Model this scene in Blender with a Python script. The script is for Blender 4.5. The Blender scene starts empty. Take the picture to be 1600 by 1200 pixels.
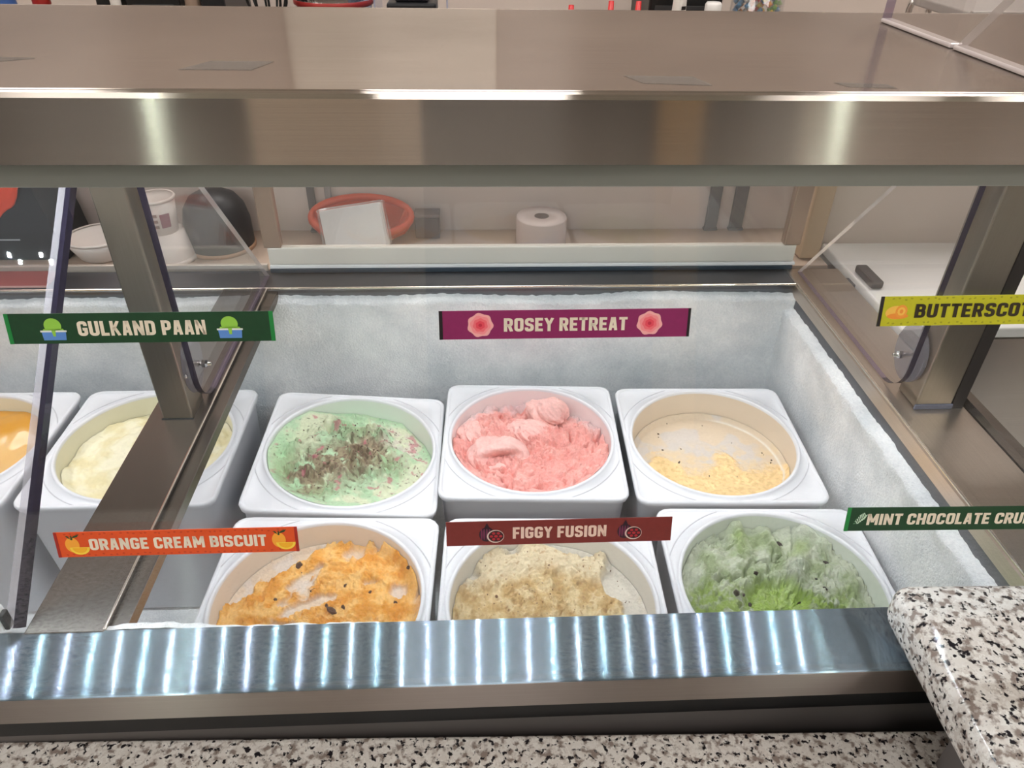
import bpy, bmesh, math, random
import numpy as np
from mathutils import Matrix, Vector, Euler
from math import sin, cos, pi, radians, sqrt

random.seed(7)
C = bpy.context.scene.collection
SC = bpy.context.scene

# ------------------------------------------------------------------ camera
cam_d = bpy.data.cameras.new('camera'); cam = bpy.data.objects.new('camera', cam_d); C.objects.link(cam)
cam_d.sensor_width = 36.0; cam_d.lens = 36.0 * 1150 / 1600; cam_d.clip_start = 0.02
RX = (0.9987510757, -0.0474394175, 0.0156777035)
RD = (-0.0145272884, -0.5759615367, -0.8173477021)
RF = (0.0478042531, 0.8160991422, -0.5759313705)
M = Matrix((( RX[0], -RD[0], -RF[0], 0.0), (RX[1], -RD[1], -RF[1], 0.0), (RX[2], -RD[2], -RF[2], 1.45), (0, 0, 0, 1)))
# columns: right, up, backwards
cam.matrix_world = M
SC.camera = cam

# ------------------------------------------------------------------ world, exposure
w = bpy.data.worlds.new('world'); SC.world = w; w.use_nodes = True
w.node_tree.nodes['Background'].inputs[0].default_value = (1.0, 0.93, 0.88, 1)
w.node_tree.nodes['Background'].inputs[1].default_value = 0.15
SC.view_settings.view_transform = 'Standard'; SC.view_settings.look = 'None'
SC.view_settings.exposure = 0.0; SC.view_settings.gamma = 1.0; SC.view_settings.use_curve_mapping = False
SC.cycles.use_denoising = True
SC.cycles.transparent_max_bounces = 24
SC.cycles.max_bounces = 10
SC.cycles.sample_clamp_indirect = 6.0
CEIL_E = 13.5       # ceiling panel emission
LED_E = 1560.0      # led chip emission

# ------------------------------------------------------------------ helpers
def s2l(c):
    return tuple(((v/255)/12.92 if v/255 <= 0.04045 else ((v/255+0.055)/1.055)**2.4) for v in c)
def rgba(c): return (*s2l(c), 1.0)

def new_mat(name):
    m = bpy.data.materials.new(name); m.use_nodes = True
    nt = m.node_tree; nt.nodes.clear()
    out = nt.nodes.new('ShaderNodeOutputMaterial')
    return m, nt, out
def N(nt, t, **kw):
    n = nt.nodes.new(t)
    for k, v in kw.items():
        if k in n.inputs: n.inputs[k].default_value = v
        else: setattr(n, k, v)
    return n
def plain(name, col, rough=0.5, metal=0.0, bump=0.0, bscale=300, spec=0.5, coat=0.0, var=0.0, vscale=40):
    m, nt, out = new_mat(name)
    p = N(nt, 'ShaderNodeBsdfPrincipled'); p.inputs['Base Color'].default_value = rgba(col)
    p.inputs['Roughness'].default_value = rough; p.inputs['Metallic'].default_value = metal
    p.inputs['Specular IOR Level'].default_value = spec; p.inputs['Coat Weight'].default_value = coat
    tc = N(nt, 'ShaderNodeTexCoord')
    if var:
        no = N(nt, 'ShaderNodeTexNoise'); no.inputs['Scale'].default_value = vscale; no.inputs['Detail'].default_value = 5
        nt.links.new(tc.outputs['Object'], no.inputs['Vector'])
        mx = N(nt, 'ShaderNodeMix', data_type='RGBA'); mx.inputs[6].default_value = tuple(v*(1-var) for v in s2l(col))+(1,); mx.inputs[7].default_value = tuple(min(1, v*(1+var)) for v in s2l(col))+(1,)
        nt.links.new(no.outputs['Fac'], mx.inputs[0]); nt.links.new(mx.outputs[2], p.inputs['Base Color'])
    if bump:
        no = N(nt, 'ShaderNodeTexNoise'); no.inputs['Scale'].default_value = bscale; no.inputs['Detail'].default_value = 4
        nt.links.new(tc.outputs['Object'], no.inputs['Vector'])
        b = N(nt, 'ShaderNodeBump'); b.inputs['Strength'].default_value = bump; b.inputs['Distance'].default_value = 0.002
        nt.links.new(no.outputs['Fac'], b.inputs['Height']); nt.links.new(b.outputs['Normal'], p.inputs['Normal'])
    nt.links.new(p.outputs[0], out.inputs[0])
    return m
def emit(name, col, e):
    m, nt, out = new_mat(name)
    n = N(nt, 'ShaderNodeEmission'); n.inputs[0].default_value = (*col, 1); n.inputs[1].default_value = e
    nt.links.new(n.outputs[0], out.inputs[0]); return m
def steel(name, col, rough=0.32, aniso=0.75, tangent=(1, 0, 0), streak=(1.2, 260, 260), dirt=0.12, bump=0.02, halo=None):
    """brushed stainless: anisotropic gloss with the grain along `tangent`"""
    m, nt, out = new_mat(name)
    g = N(nt, 'ShaderNodeBsdfAnisotropic'); g.distribution = 'GGX'
    g.inputs['Roughness'].default_value = rough; g.inputs['Anisotropy'].default_value = aniso
    t = N(nt, 'ShaderNodeCombineXYZ')
    for i in range(3): t.inputs[i].default_value = tangent[i]
    nt.links.new(t.outputs[0], g.inputs['Tangent'])
    tc = N(nt, 'ShaderNodeTexCoord'); mp = N(nt, 'ShaderNodeMapping'); mp.inputs['Scale'].default_value = streak
    nt.links.new(tc.outputs['Object'], mp.inputs[0])
    no = N(nt, 'ShaderNodeTexNoise'); no.inputs['Scale'].default_value = 6; no.inputs['Detail'].default_value = 6
    nt.links.new(mp.outputs[0], no.inputs['Vector'])
    n2 = N(nt, 'ShaderNodeTexNoise'); n2.inputs['Scale'].default_value = 5; n2.inputs['Detail'].default_value = 6
    nt.links.new(tc.outputs['Object'], n2.inputs['Vector'])
    ad = N(nt, 'ShaderNodeMath', operation='MULTIPLY_ADD'); ad.inputs[1].default_value = 0.5
    nt.links.new(no.outputs['Fac'], ad.inputs[0]); nt.links.new(n2.outputs['Fac'], ad.inputs[2])
    mx = N(nt, 'ShaderNodeMix', data_type='RGBA'); L = s2l(col)
    mx.inputs[6].default_value = tuple(v*(1-dirt*2) for v in L)+(1,); mx.inputs[7].default_value = tuple(min(1, v*(1+dirt)) for v in L)+(1,)
    nt.links.new(ad.outputs[0], mx.inputs[0]); nt.links.new(mx.outputs[2], g.inputs['Color'])
    b = N(nt, 'ShaderNodeBump'); b.inputs['Strength'].default_value = bump; b.inputs['Distance'].default_value = 0.0006
    nt.links.new(no.outputs['Fac'], b.inputs['Height']); nt.links.new(b.outputs[0], g.inputs['Normal'])
    d = N(nt, 'ShaderNodeBsdfDiffuse'); nt.links.new(mx.outputs[2], d.inputs[0])
    ms = N(nt, 'ShaderNodeMixShader'); ms.inputs[0].default_value = 0.07
    nt.links.new(g.outputs[0], ms.inputs[1]); nt.links.new(d.outputs[0], ms.inputs[2])
    if halo:
        g2 = N(nt, 'ShaderNodeBsdfAnisotropic'); g2.distribution = 'GGX'
        g2.inputs['Roughness'].default_value = halo[0]; g2.inputs['Anisotropy'].default_value = halo[1]
        nt.links.new(t.outputs[0], g2.inputs['Tangent']); nt.links.new(mx.outputs[2], g2.inputs['Color'])
        m3 = N(nt, 'ShaderNodeMixShader'); m3.inputs[0].default_value = halo[2]
        nt.links.new(g.outputs[0], m3.inputs[1]); nt.links.new(g2.outputs[0], m3.inputs[2]); nt.links.new(m3.outputs[0], ms.inputs[1])
    nt.links.new(ms.outputs[0], out.inputs[0]); return m
def glass(name, tint=(0.97, 0.98, 0.98), refl=1.0, haze=0.0, hcol=(0.8, 0.8, 0.8), ior=1.45):
    """thin clear sheet: transparent with a mirror coat by Fresnel, a little haze"""
    m, nt, out = new_mat(name)
    tr = N(nt, 'ShaderNodeBsdfTransparent'); tr.inputs[0].default_value = (*tint, 1)
    df = N(nt, 'ShaderNodeBsdfDiffuse'); df.inputs[0].default_value = (*hcol, 1)
    m1 = N(nt, 'ShaderNodeMixShader'); m1.inputs[0].default_value = haze
    nt.links.new(tr.outputs[0], m1.inputs[1]); nt.links.new(df.outputs[0], m1.inputs[2])
    gl = N(nt, 'ShaderNodeBsdfGlossy'); gl.inputs['Roughness'].default_value = 0.02; gl.inputs['Color'].default_value = (refl, refl, refl, 1)
    lw = N(nt, 'ShaderNodeLayerWeight'); lw.inputs[0].default_value = 0.5
    pw = N(nt, 'ShaderNodeMath', operation='POWER'); pw.inputs[1].default_value = 5.0
    f0 = ((ior-1)/(ior+1))**2
    fr = N(nt, 'ShaderNodeMath', operation='MULTIPLY_ADD'); fr.inputs[1].default_value = 1-f0; fr.inputs[2].default_value = f0
    nt.links.new(lw.outputs['Facing'], pw.inputs[0]); nt.links.new(pw.outputs[0], fr.inputs[0])
    m2 = N(nt, 'ShaderNodeMixShader')
    nt.links.new(fr.outputs[0], m2.inputs[0]); nt.links.new(m1.outputs[0], m2.inputs[1]); nt.links.new(gl.outputs[0], m2.inputs[2])
    nt.links.new(m2.outputs[0], out.inputs[0]); return m

def link(o, parent):
    C.objects.link(o)
    if parent is not None:
        o.parent = parent
        o.matrix_parent_inverse = parent.matrix_basis.inverted() if parent.parent is None else (parent.parent.matrix_basis @ parent.matrix_parent_inverse @ parent.matrix_basis).inverted()
    return o
def local_link(o, parent):
    C.objects.link(o); o.parent = parent; return o
def mesh(name, verts, faces, mat, parent=None, smooth=False, local=False):
    me = bpy.data.meshes.new(name); me.from_pydata([tuple(v) for v in verts], [], [tuple(f) for f in faces]); me.validate(); me.update()
    mats = mat if isinstance(mat, (list, tuple)) else [mat]
    for x in mats: me.materials.append(x)
    if smooth:
        me.polygons.foreach_set('use_smooth', [True]*len(me.polygons))
    o = bpy.data.objects.new(name, me)
    return local_link(o, parent) if local else link(o, parent)
def bm_obj(name, bm, mat, parent=None, smooth=False, local=False):
    bmesh.ops.recalc_face_normals(bm, faces=bm.faces)
    me = bpy.data.meshes.new(name); bm.to_mesh(me); bm.free()
    mats = mat if isinstance(mat, (list, tuple)) else [mat]
    for x in mats: me.materials.append(x)
    if smooth:
        me.polygons.foreach_set('use_smooth', [True]*len(me.polygons))
    o = bpy.data.objects.new(name, me)
    return local_link(o, parent) if local else link(o, parent)
def add_box(bm, x0, x1, y0, y1, z0, z1, bev=0.0, seg=2):
    vs = [bm.verts.new(p) for p in ((x0,y0,z0),(x1,y0,z0),(x1,y1,z0),(x0,y1,z0),(x0,y0,z1),(x1,y0,z1),(x1,y1,z1),(x0,y1,z1))]
    fs = [bm.faces.new([vs[i] for i in f]) for f in ((0,3,2,1),(4,5,6,7),(0,1,5,4),(1,2,6,5),(2,3,7,6),(3,0,4,7))]
    if bev:
        es = list({e for f in fs for e in f.edges})
        bmesh.ops.bevel(bm, geom=es, offset=bev, segments=seg, profile=0.5, affect='EDGES')
def box(name, x0, x1, y0, y1, z0, z1, mat, parent=None, bev=0.0, seg=2):
    bm = bmesh.new(); add_box(bm, x0, x1, y0, y1, z0, z1, bev, seg)
    return bm_obj(name, bm, mat, parent)
def prism(name, pts, axis, a0, a1, mat, parent=None, bev=0.0, smooth=False):
    """polygon pts in the plane across `axis` ('x': pts are (y,z); 'y': (x,z); 'z': (x,y)) extruded a0..a1"""
    def P(p, a): return (a, p[0], p[1]) if axis == 'x' else ((p[0], a, p[1]) if axis == 'y' else (p[0], p[1], a))
    bm = bmesh.new()
    A = [bm.verts.new(P(p, a0)) for p in pts]; B = [bm.verts.new(P(p, a1)) for p in pts]; n = len(pts)
    fs = [bm.faces.new(A), bm.faces.new(B[::-1])] + [bm.faces.new((A[i], B[i], B[(i+1) % n], A[(i+1) % n])) for i in range(n)]
    if bev: bmesh.ops.bevel(bm, geom=list(bm.edges), offset=bev, segments=2, profile=0.5, affect='EDGES')
    return bm_obj(name, bm, mat, parent, smooth)
def lathe(name, prof, mat, parent, centre, seg=40, smooth=True, tilt=None):
    """profile [(r, z)] spun about z at centre"""
    vs = []; fs = []
    for r, z in prof:
        for k in range(seg):
            a = 2*pi*k/seg; vs.append(Vector((r*cos(a), r*sin(a), z)))
    for i in range(len(prof)-1):
        for k in range(seg):
            k2 = (k+1) % seg
            fs.append((i*seg+k, i*seg+k2, (i+1)*seg+k2, (i+1)*seg+k))
    mt = Matrix.Translation(centre)
    if tilt: mt = mt @ Euler(tilt).to_matrix().to_4x4()
    o = mesh(name, [mt @ v for v in vs], fs, mat, parent, smooth)
    return o
def tube(name, pts, r, mat, parent, seg=10, closed=False):
    pts = [Vector(p) for p in pts]; n = len(pts); vs = []; fs = []
    for i, p in enumerate(pts):
        a = pts[(i-1) % n] if (closed or i) else p; b = pts[(i+1) % n] if (closed or i < n-1) else p
        t = (b-a).normalized(); u = t.cross(Vector((0.123, 0.3, 0.94))).normalized(); v = t.cross(u)
        rr = r[i] if isinstance(r, (list, tuple)) else r
        for k in range(seg):
            g = 2*pi*k/seg; vs.append(p + u*rr*cos(g) + v*rr*sin(g))
    for i in range(n if closed else n-1):
        j = (i+1) % n
        for k in range(seg):
            k2 = (k+1) % seg; fs.append((i*seg+k, i*seg+k2, j*seg+k2, j*seg+k))
    if not closed: fs += [tuple(range(seg))[::-1], tuple((n-1)*seg+k for k in range(seg))]
    return mesh(name, vs, fs, mat, parent, True)
def thing(name, label, cat, loc=(0, 0, 0), group=None):
    o = bpy.data.objects.new(name, None); C.objects.link(o); o.location = loc; o.empty_display_size = 0.05
    o['label'] = label; o['category'] = cat
    if group: o['group'] = group
    return o
def tag(o, label, cat, group=None):
    o['label'] = label; o['category'] = cat
    if group: o['group'] = group
    return o
def struct(o): o['kind'] = 'structure'; return o
def stuff(o): o['kind'] = 'stuff'; return o

# ---- vectorised noise
def _hash(ix, iy, seed):
    h = (ix*374761393 + iy*668265263 + seed*2147483647*3) & 0xffffffff
    h = ((h ^ (h >> 13))*1274126177) & 0xffffffff
    return (h ^ (h >> 16)) & 0xffffffff
def perlin(x, y, seed=0):
    ix = np.floor(x).astype(np.int64); iy = np.floor(y).astype(np.int64); fx = x-ix; fy = y-iy
    def g(i, j):
        a = _hash(ix+i, iy+j, seed)/4294967295.0*2*np.pi
        return np.cos(a)*(fx-i)+np.sin(a)*(fy-j)
    u = fx*fx*fx*(fx*(fx*6-15)+10); v = fy*fy*fy*(fy*(fy*6-15)+10)
    return ((g(0,0)*(1-u)+g(1,0)*u)*(1-v)+(g(0,1)*(1-u)+g(1,1)*u)*v)*1.5
def fbm(x, y, f=1.0, o=4, seed=0, gain=0.5):
    s = 0; a = 1.0
    for k in range(o):
        s = s+a*perlin(x*f, y*f, seed+k*17); f *= 2.03; a *= gain
    return s
def ridged(x, y, f=1.0, o=4, seed=0):
    s = 0; a = 1.0
    for k in range(o):
        s = s+a*(1-2*np.abs(perlin(x*f, y*f, seed+k*31))); f *= 2.1; a *= 0.5
    return s*0.5
def worley(x, y, f=8.0, seed=0):
    """distance to the nearest scattered point, about 0..1"""
    x = x*f; y = y*f; ix = np.floor(x).astype(np.int64); iy = np.floor(y).astype(np.int64); best = np.full(x.shape, 9.0)
    for i in (-1, 0, 1):
        for j in (-1, 0, 1):
            px = ix+i+_hash(ix+i, iy+j, seed)/4294967295.0; py = iy+j+_hash(ix+i, iy+j, seed+7)/4294967295.0
            best = np.minimum(best, np.hypot(px-x, py-y))
    return np.clip(best, 0, 1.2)
def torn(x, y, f, seed, o=4):
    """warped ridges: the ragged skin a scoop leaves"""
    wx = 0.16*fbm(x, y, f*0.7, 3, seed+3); wy = 0.16*fbm(x, y, f*0.7, 3, seed+4)
    return ridged(x+wx, y+wy, f, o, seed)
def cracks(x, y, f, seed, wdt=0.10):
    """narrow clefts, 1 in the cleft and 0 away from it"""
    wx = 0.2*fbm(x, y, f*0.8, 3, seed+3); wy = 0.2*fbm(x, y, f*0.8, 3, seed+4)
    return np.exp(-(perlin((x+wx)*f, (y+wy)*f, seed)/wdt)**2)*sst(-0.25, 0.25, fbm(x, y, f*0.5, 2, seed+8))
def crumbs(x, y, f, seed):
    wx = 0.05*fbm(x, y, f*0.5, 2, seed+3); wy = 0.05*fbm(x, y, f*0.5, 2, seed+4)
    return (0.55-worley(x+wx, y+wy, f, seed))+0.5*(0.55-worley(x+wx, y+wy, f*2.1, seed+9))
def sst(a, b, x):
    t = np.clip((x-a)/(b-a), 0, 1); return t*t*(3-2*t)
def gb(x, y, cx, cy, sx, sy, rot=0.0, p=2.0):
    c, s = cos(rot), sin(rot); dx = (x-cx)*c+(y-cy)*s; dy = -(x-cx)*s+(y-cy)*c
    return np.exp(-((np.abs(dx)/sx)**p+(np.abs(dy)/sy)**p))

# ------------------------------------------------------------------ materials
M_shelf_top = steel('brushed_steel_shelf', (176, 167, 160), 0.13, 0.72, dirt=0.18, bump=0.0)
M_face = steel('brushed_steel_face', (190, 181, 172), 0.14, 0.84, dirt=0.2, bump=0.0)
M_ledge = steel('brushed_steel_ledge', (156, 175, 190), 0.20, 0.945, streak=(3, 120, 120), bump=0.0, halo=(0.24, 0.80, 0.26))
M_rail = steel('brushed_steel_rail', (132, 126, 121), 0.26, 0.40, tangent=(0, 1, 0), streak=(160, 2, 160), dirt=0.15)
M_rail_lit = steel('brushed_steel_rail_lit', (204, 192, 180), 0.30, 0.45, tangent=(0, 1, 0), streak=(160, 2, 160), dirt=0.15)  # lighter copy of the rail steel; back wall reflection put into the colour
M_rail_x = steel('brushed_steel_back_rail', (104, 104, 107), 0.30, 0.5, dirt=0.15)
M_post = steel('brushed_steel_post', (156, 149, 138), 0.36, 0.5, tangent=(0, 0, 1), streak=(160, 160, 2), dirt=0.12)
M_liner = steel('steel_liner', (120, 122, 126), 0.5, 0.2, dirt=0.1)
M_channel = plain('satin_channel', (150, 152, 146), 0.35, 0.6)
M_lipface = steel('brushed_steel_lip', (160, 150, 144), 0.36, 0.7)
M_black = plain('black_rubber', (14, 14, 16), 0.5)
M_darkgrey = plain('dark_grey_panel', (112, 106, 104), 0.45, 0.3)
M_glass = glass('clear_glass', (0.985, 0.99, 0.99), 1.0, 0.006)
M_acryl = glass('clear_acrylic', (0.985, 0.975, 0.97), 0.8, 0.03, (0.75, 0.68, 0.64))
M_slope = glass('clear_sloped_sheet', (0.985, 0.98, 0.98), 1.0, 0.01)
M_door = glass('hazy_door_sheet', (0.97, 0.965, 0.96), 0.9, 0.055, (0.72, 0.68, 0.66))
M_edge_purple = plain('violet_sheet_edge', (58, 44, 92), 0.15, coat=0.5)
M_edge_clear = plain('bright_sheet_edge', (215, 205, 205), 0.15, coat=0.5)
M_cream = plain('cream_plastic', (225, 219, 208), 0.35)
M_chrome = plain('chrome', (225, 225, 225), 0.08, 1.0)
M_tub = plain('white_tub_plastic', (226, 227, 232), 0.38, bump=0.02, bscale=500)
M_white = plain('white_plastic', (247, 245, 242), 0.35)
M_sealant = plain('grey_blue_sealant', (92, 96, 112), 0.45)

def frost_mat():
    m, nt, out = new_mat('frost')
    p = N(nt, 'ShaderNodeBsdfPrincipled'); p.inputs['Roughness'].default_value = 0.85; p.inputs['Specular IOR Level'].default_value = 0.25
    tc = N(nt, 'ShaderNodeTexCoord')
    n1 = N(nt, 'ShaderNodeTexNoise'); n1.inputs['Scale'].default_value = 360; n1.inputs['Detail'].default_value = 5
    n2 = N(nt, 'ShaderNodeTexNoise'); n2.inputs['Scale'].default_value = 14; n2.inputs['Detail'].default_value = 6
    for n in (n1, n2): nt.links.new(tc.outputs['Object'], n.inputs['Vector'])
    ad = N(nt, 'ShaderNodeMath', operation='MULTIPLY_ADD'); ad.inputs[1].default_value = 0.45
    nt.links.new(n1.outputs['Fac'], ad.inputs[0]); nt.links.new(n2.outputs['Fac'], ad.inputs[2])
    cr = N(nt, 'ShaderNodeValToRGB'); cr.color_ramp.elements[0].position = 0.4; cr.color_ramp.elements[0].color = rgba((200, 205, 209))
    cr.color_ramp.elements[1].position = 0.95; cr.color_ramp.elements[1].color = rgba((250, 250, 250))
    nt.links.new(ad.outputs[0], cr.inputs[0]); nt.links.new(cr.outputs[0], p.inputs['Base Color'])
    b = N(nt, 'ShaderNodeBump'); b.inputs['Strength'].default_value = 0.9; b.inputs['Distance'].default_value = 0.0025
    nt.links.new(n1.outputs['Fac'], b.inputs['Height']); nt.links.new(b.outputs[0], p.inputs['Normal'])
    nt.links.new(p.outputs[0], out.inputs[0]); return m
M_frost = frost_mat()

def granite_mat():
    m, nt, out = new_mat('speckled_granite')
    p = N(nt, 'ShaderNodeBsdfPrincipled'); p.inputs['Roughness'].default_value = 0.12; p.inputs['Specular IOR Level'].default_value = 0.5
    tc = N(nt, 'ShaderNodeTexCoord')
    def noise(s, d=3, dist=0.6):
        n = N(nt, 'ShaderNodeTexNoise'); n.inputs['Scale'].default_value = s; n.inputs['Detail'].default_value = d; n.inputs['Distortion'].default_value = dist
        nt.links.new(tc.outputs['Object'], n.inputs['Vector']); return n
    def vor(s):
        v = N(nt, 'ShaderNodeTexVoronoi'); v.inputs['Scale'].default_value = s; v.inputs['Randomness'].default_value = 1.0
        nn = noise(s*1.2, 2); mx = N(nt, 'ShaderNodeMix', data_type='VECTOR'); mx.inputs[0].default_value = 0.012
        nt.links.new(tc.outputs['Object'], mx.inputs[4]); nt.links.new(nn.outputs['Color'], mx.inputs[5]); nt.links.new(mx.outputs[1], v.inputs['Vector']); return v
    def ramp(src, stops):
        c = N(nt, 'ShaderNodeValToRGB'); c.color_ramp.interpolation = 'LINEAR'
        while len(c.color_ramp.elements) < len(stops): c.color_ramp.elements.new(0.5)
        for e, (q, col) in zip(c.color_ramp.elements, stops): e.position = q; e.color = col
        nt.links.new(src, c.inputs[0]); return c
    v = vor(260); sep = N(nt, 'ShaderNodeSeparateColor'); nt.links.new(v.outputs['Color'], sep.inputs[0])
    base = ramp(sep.outputs[0], [(0.0, rgba((222, 216, 210))), (0.45, rgba((236, 232, 227))), (0.75, rgba((214, 206, 199))), (1.0, rgba((228, 222, 216)))])
    n1 = noise(150, 5, 0.1); f1 = ramp(n1.outputs['Fac'], [(0.50, (0, 0, 0, 1)), (0.62, (1, 1, 1, 1))])
    m1 = N(nt, 'ShaderNodeMix', data_type='RGBA'); m1.inputs[7].default_value = rgba((146, 132, 124))
    nt.links.new(f1.outputs[0], m1.inputs[0]); nt.links.new(base.outputs[0], m1.inputs[6])
    n2 = noise(210, 5, 0.1); f2 = ramp(n2.outputs['Fac'], [(0.56, (0, 0, 0, 1)), (0.62, (1, 1, 1, 1))])
    m2 = N(nt, 'ShaderNodeMix', data_type='RGBA'); m2.inputs[7].default_value = rgba((38, 34, 38))
    nt.links.new(f2.outputs[0], m2.inputs[0]); nt.links.new(m1.outputs[2], m2.inputs[6])
    nt.links.new(m2.outputs[2], p.inputs['Base Color'])
    nt.links.new(p.outputs[0], out.inputs[0]); return m
M_granite = granite_mat()

def attr_mat(name, rough=0.55, bump=0.5, bscale=260, gain=0.12, sss=0.08):
    """colour from the mesh's own 'tint' attribute plus fine grain"""
    m, nt, out = new_mat(name)
    p = N(nt, 'ShaderNodeBsdfPrincipled'); p.inputs['Roughness'].default_value = rough; p.inputs['Specular IOR Level'].default_value = 0.35
    at = N(nt, 'ShaderNodeAttribute'); at.attribute_name = 'tint'
    tc = N(nt, 'ShaderNodeTexCoord')
    no = N(nt, 'ShaderNodeTexNoise'); no.inputs['Scale'].default_value = bscale; no.inputs['Detail'].default_value = 5; no.inputs['Roughness'].default_value = 0.65
    nt.links.new(tc.outputs['Object'], no.inputs['Vector'])
    mr = N(nt, 'ShaderNodeMapRange'); mr.inputs[1].default_value = 0.25; mr.inputs[2].default_value = 0.75; mr.inputs[3].default_value = 1-gain; mr.inputs[4].default_value = 1+gain
    nt.links.new(no.outputs['Fac'], mr.inputs[0])
    ml = N(nt, 'ShaderNodeMix', data_type='RGBA', blend_type='MULTIPLY'); ml.inputs[0].default_value = 1.0
    nt.links.new(at.outputs['Color'], ml.inputs[6]); nt.links.new(mr.outputs[0], ml.inputs[7])
    nt.links.new(ml.outputs[2], p.inputs['Base Color'])
    if sss:
        p.inputs['Subsurface Weight'].default_value = sss; p.inputs['Subsurface Radius'].default_value = (0.01, 0.008, 0.006); p.inputs['Subsurface Scale'].default_value = 0.3
    b = N(nt, 'ShaderNodeBump'); b.inputs['Strength'].default_value = bump; b.inputs['Distance'].default_value = 0.0016
    nt.links.new(no.outputs['Fac'], b.inputs['Height']); nt.links.new(b.outputs[0], p.inputs['Normal'])
    nt.links.new(p.outputs[0], out.inputs[0]); return m
M_cream_soft = attr_mat('soft_ice_cream', 0.5, 0.3, 240, 0.06, 0.03)
M_cream_rough = attr_mat('grainy_ice_cream', 0.6, 1.0, 300, 0.12, 0.0)
M_choc = plain('dark_chocolate', (44, 28, 24), 0.45)

# ------------------------------------------------------------------ the room
M_wall = plain('beige_wall_paint', (208, 194, 184), 0.7, bump=0.02, bscale=200)
M_wallf = plain('dark_brown_wall', (44, 38, 35), 0.6, var=0.1, vscale=3)
M_ceil = plain('ceiling_white', (225, 220, 212), 0.8, bump=0.02)
M_floor = plain('floor_tile', (120, 110, 102), 0.4, var=0.08, vscale=8)
X0, X1, Y0, Y1, ZC = -3.2, 3.4, -3.2, 2.5, 2.8
struct(box('floor', X0, X1, Y0, Y1, -0.1, 0, M_floor))
struct(box('ceiling', X0, X1, Y0, Y1, ZC, ZC+0.1, M_ceil))
struct(box('wall_back', X0, X1, Y1, Y1+0.1, 0, ZC, M_wall))
struct(box('wall_front', X0, X1, Y0-0.1, Y0, 0, ZC, M_wallf))
struct(box('wall_left', X0-0.1, X0, Y0, Y1, 0, ZC, M_wall))
struct(box('wall_right', X1, X1+0.1, Y0, Y1, 0, ZC, M_wall))
M_panelw = plain('beige_front_panel', (214, 196, 176), 0.6)
struct(box('trim_1', -1.15, -0.27, Y0, Y0+0.03, 0.0, ZC, M_panelw))
M_gold = plain('tan_front_panel', (176, 140, 84), 0.6)
struct(box('trim_2', 0.98, 1.22, Y0, Y0+0.03, 0.0, ZC, M_gold))
struct(box('trim_3', 1.75, 3.2, Y0, Y0+0.02, 0.0, ZC, plain('taupe_front_panel', (150, 130, 116), 0.6)))
# unseen ceiling light panels; the rear ones are added to brighten the back
M_clight = emit('ceiling_light_panel', (1.0, 0.955, 0.92), CEIL_E)
M_frame = plain('white_light_frame', (225, 225, 225), 0.5)
k = 0
for (lx, ly, nm) in ((-1.5, -1.9, 'far left'), (1.5, -1.9, 'far right'), (-2.6, -0.6, 'left'), (2.0, -0.95, 'right'), (0.0, -1.1, 'middle'), (-1.3, 1.55, 'added fill at rear left'), (1.3, 1.55, 'added fill at rear right'), (0.0, 1.55, 'added fill at rear middle')):
    t = thing('ceiling_light', 'square recessed ceiling light, %s of the room' % nm, 'light', (lx, ly, ZC), 'ceiling lights')
    box('frame', lx-0.33, lx+0.33, ly-0.33, ly+0.33, ZC-0.015, ZC-0.001, M_frame, t, 0.004)
    box('diffuser', lx-0.29, lx+0.29, ly-0.29, ly+0.29, ZC-0.02, ZC-0.0155, M_clight, t)
M_tube = emit('tube_light', (0.85, 1.0, 0.88), 110.0)
for lx, nm in ((-1.62, 'left'), (1.95, 'right')):
    t = thing('wall_light', 'slim upright tube light on the front wall, %s one' % nm, 'light', (lx, Y0+0.03, 1.9))
    box('housing', lx-0.04, lx+0.04, Y0+0.03, Y0+0.05, 1.9, 2.6, M_frame, t, 0.004)
    box('tube', lx-0.02, lx+0.02, Y0+0.05, Y0+0.07, 1.92, 2.58, M_tube, t, 0.006)

# ------------------------------------------------------------------ dipping cabinet
ZR, ZT = 0.94, 0.80
XL, XR = -1.15, 0.484          # the well
cab = thing('dipping_cabinet', 'stainless steel dipping freezer with a frosted open well of ice cream tubs', 'freezer', (0, 0.65, 0.0))
# front ledge with rolled lip, recess below
prism('front_ledge', [(0.327, ZR-0.0008), (0.3278, ZR), (0.386, ZR), (0.386, ZR-0.012), (0.340, ZR-0.012), (0.340, ZR-0.016), (0.327, ZR-0.016)], 'x', -1.2, 0.62, M_ledge, cab)
box('front_lip', -1.2, 0.62, 0.3266, 0.336, ZR-0.031, ZR-0.0012, M_lipface, cab, 0.0005)
box('front_recess', -1.2, 0.62, 0.333, 0.345, ZR-0.0585, ZR-0.031, M_black, cab)
box('front_panel', -1.2, 0.62, 0.336, 0.350, 0.05, ZR-0.0585, M_darkgrey, cab)
# well shell
box('well_front_wall', XL, 1.0, 0.352, 0.383, 0.56, ZR-0.013, M_liner, cab)
box('well_back_wall', XL, 1.2, 0.976, 1.000, 0.56, ZR-0.004, M_liner, cab)
box('well_right_wall', XR, XR+0.018, 0.386, 0.976, 0.56, ZR-0.004, M_liner, cab)
box('well_left_wall', XL-0.02, XL, 0.386, 0.976, 0.56, ZR-0.004, M_liner, cab)
box('well_floor', XL, 1.2, 0.383, 0.976, 0.56, 0.585, M_frost, cab)
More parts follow.
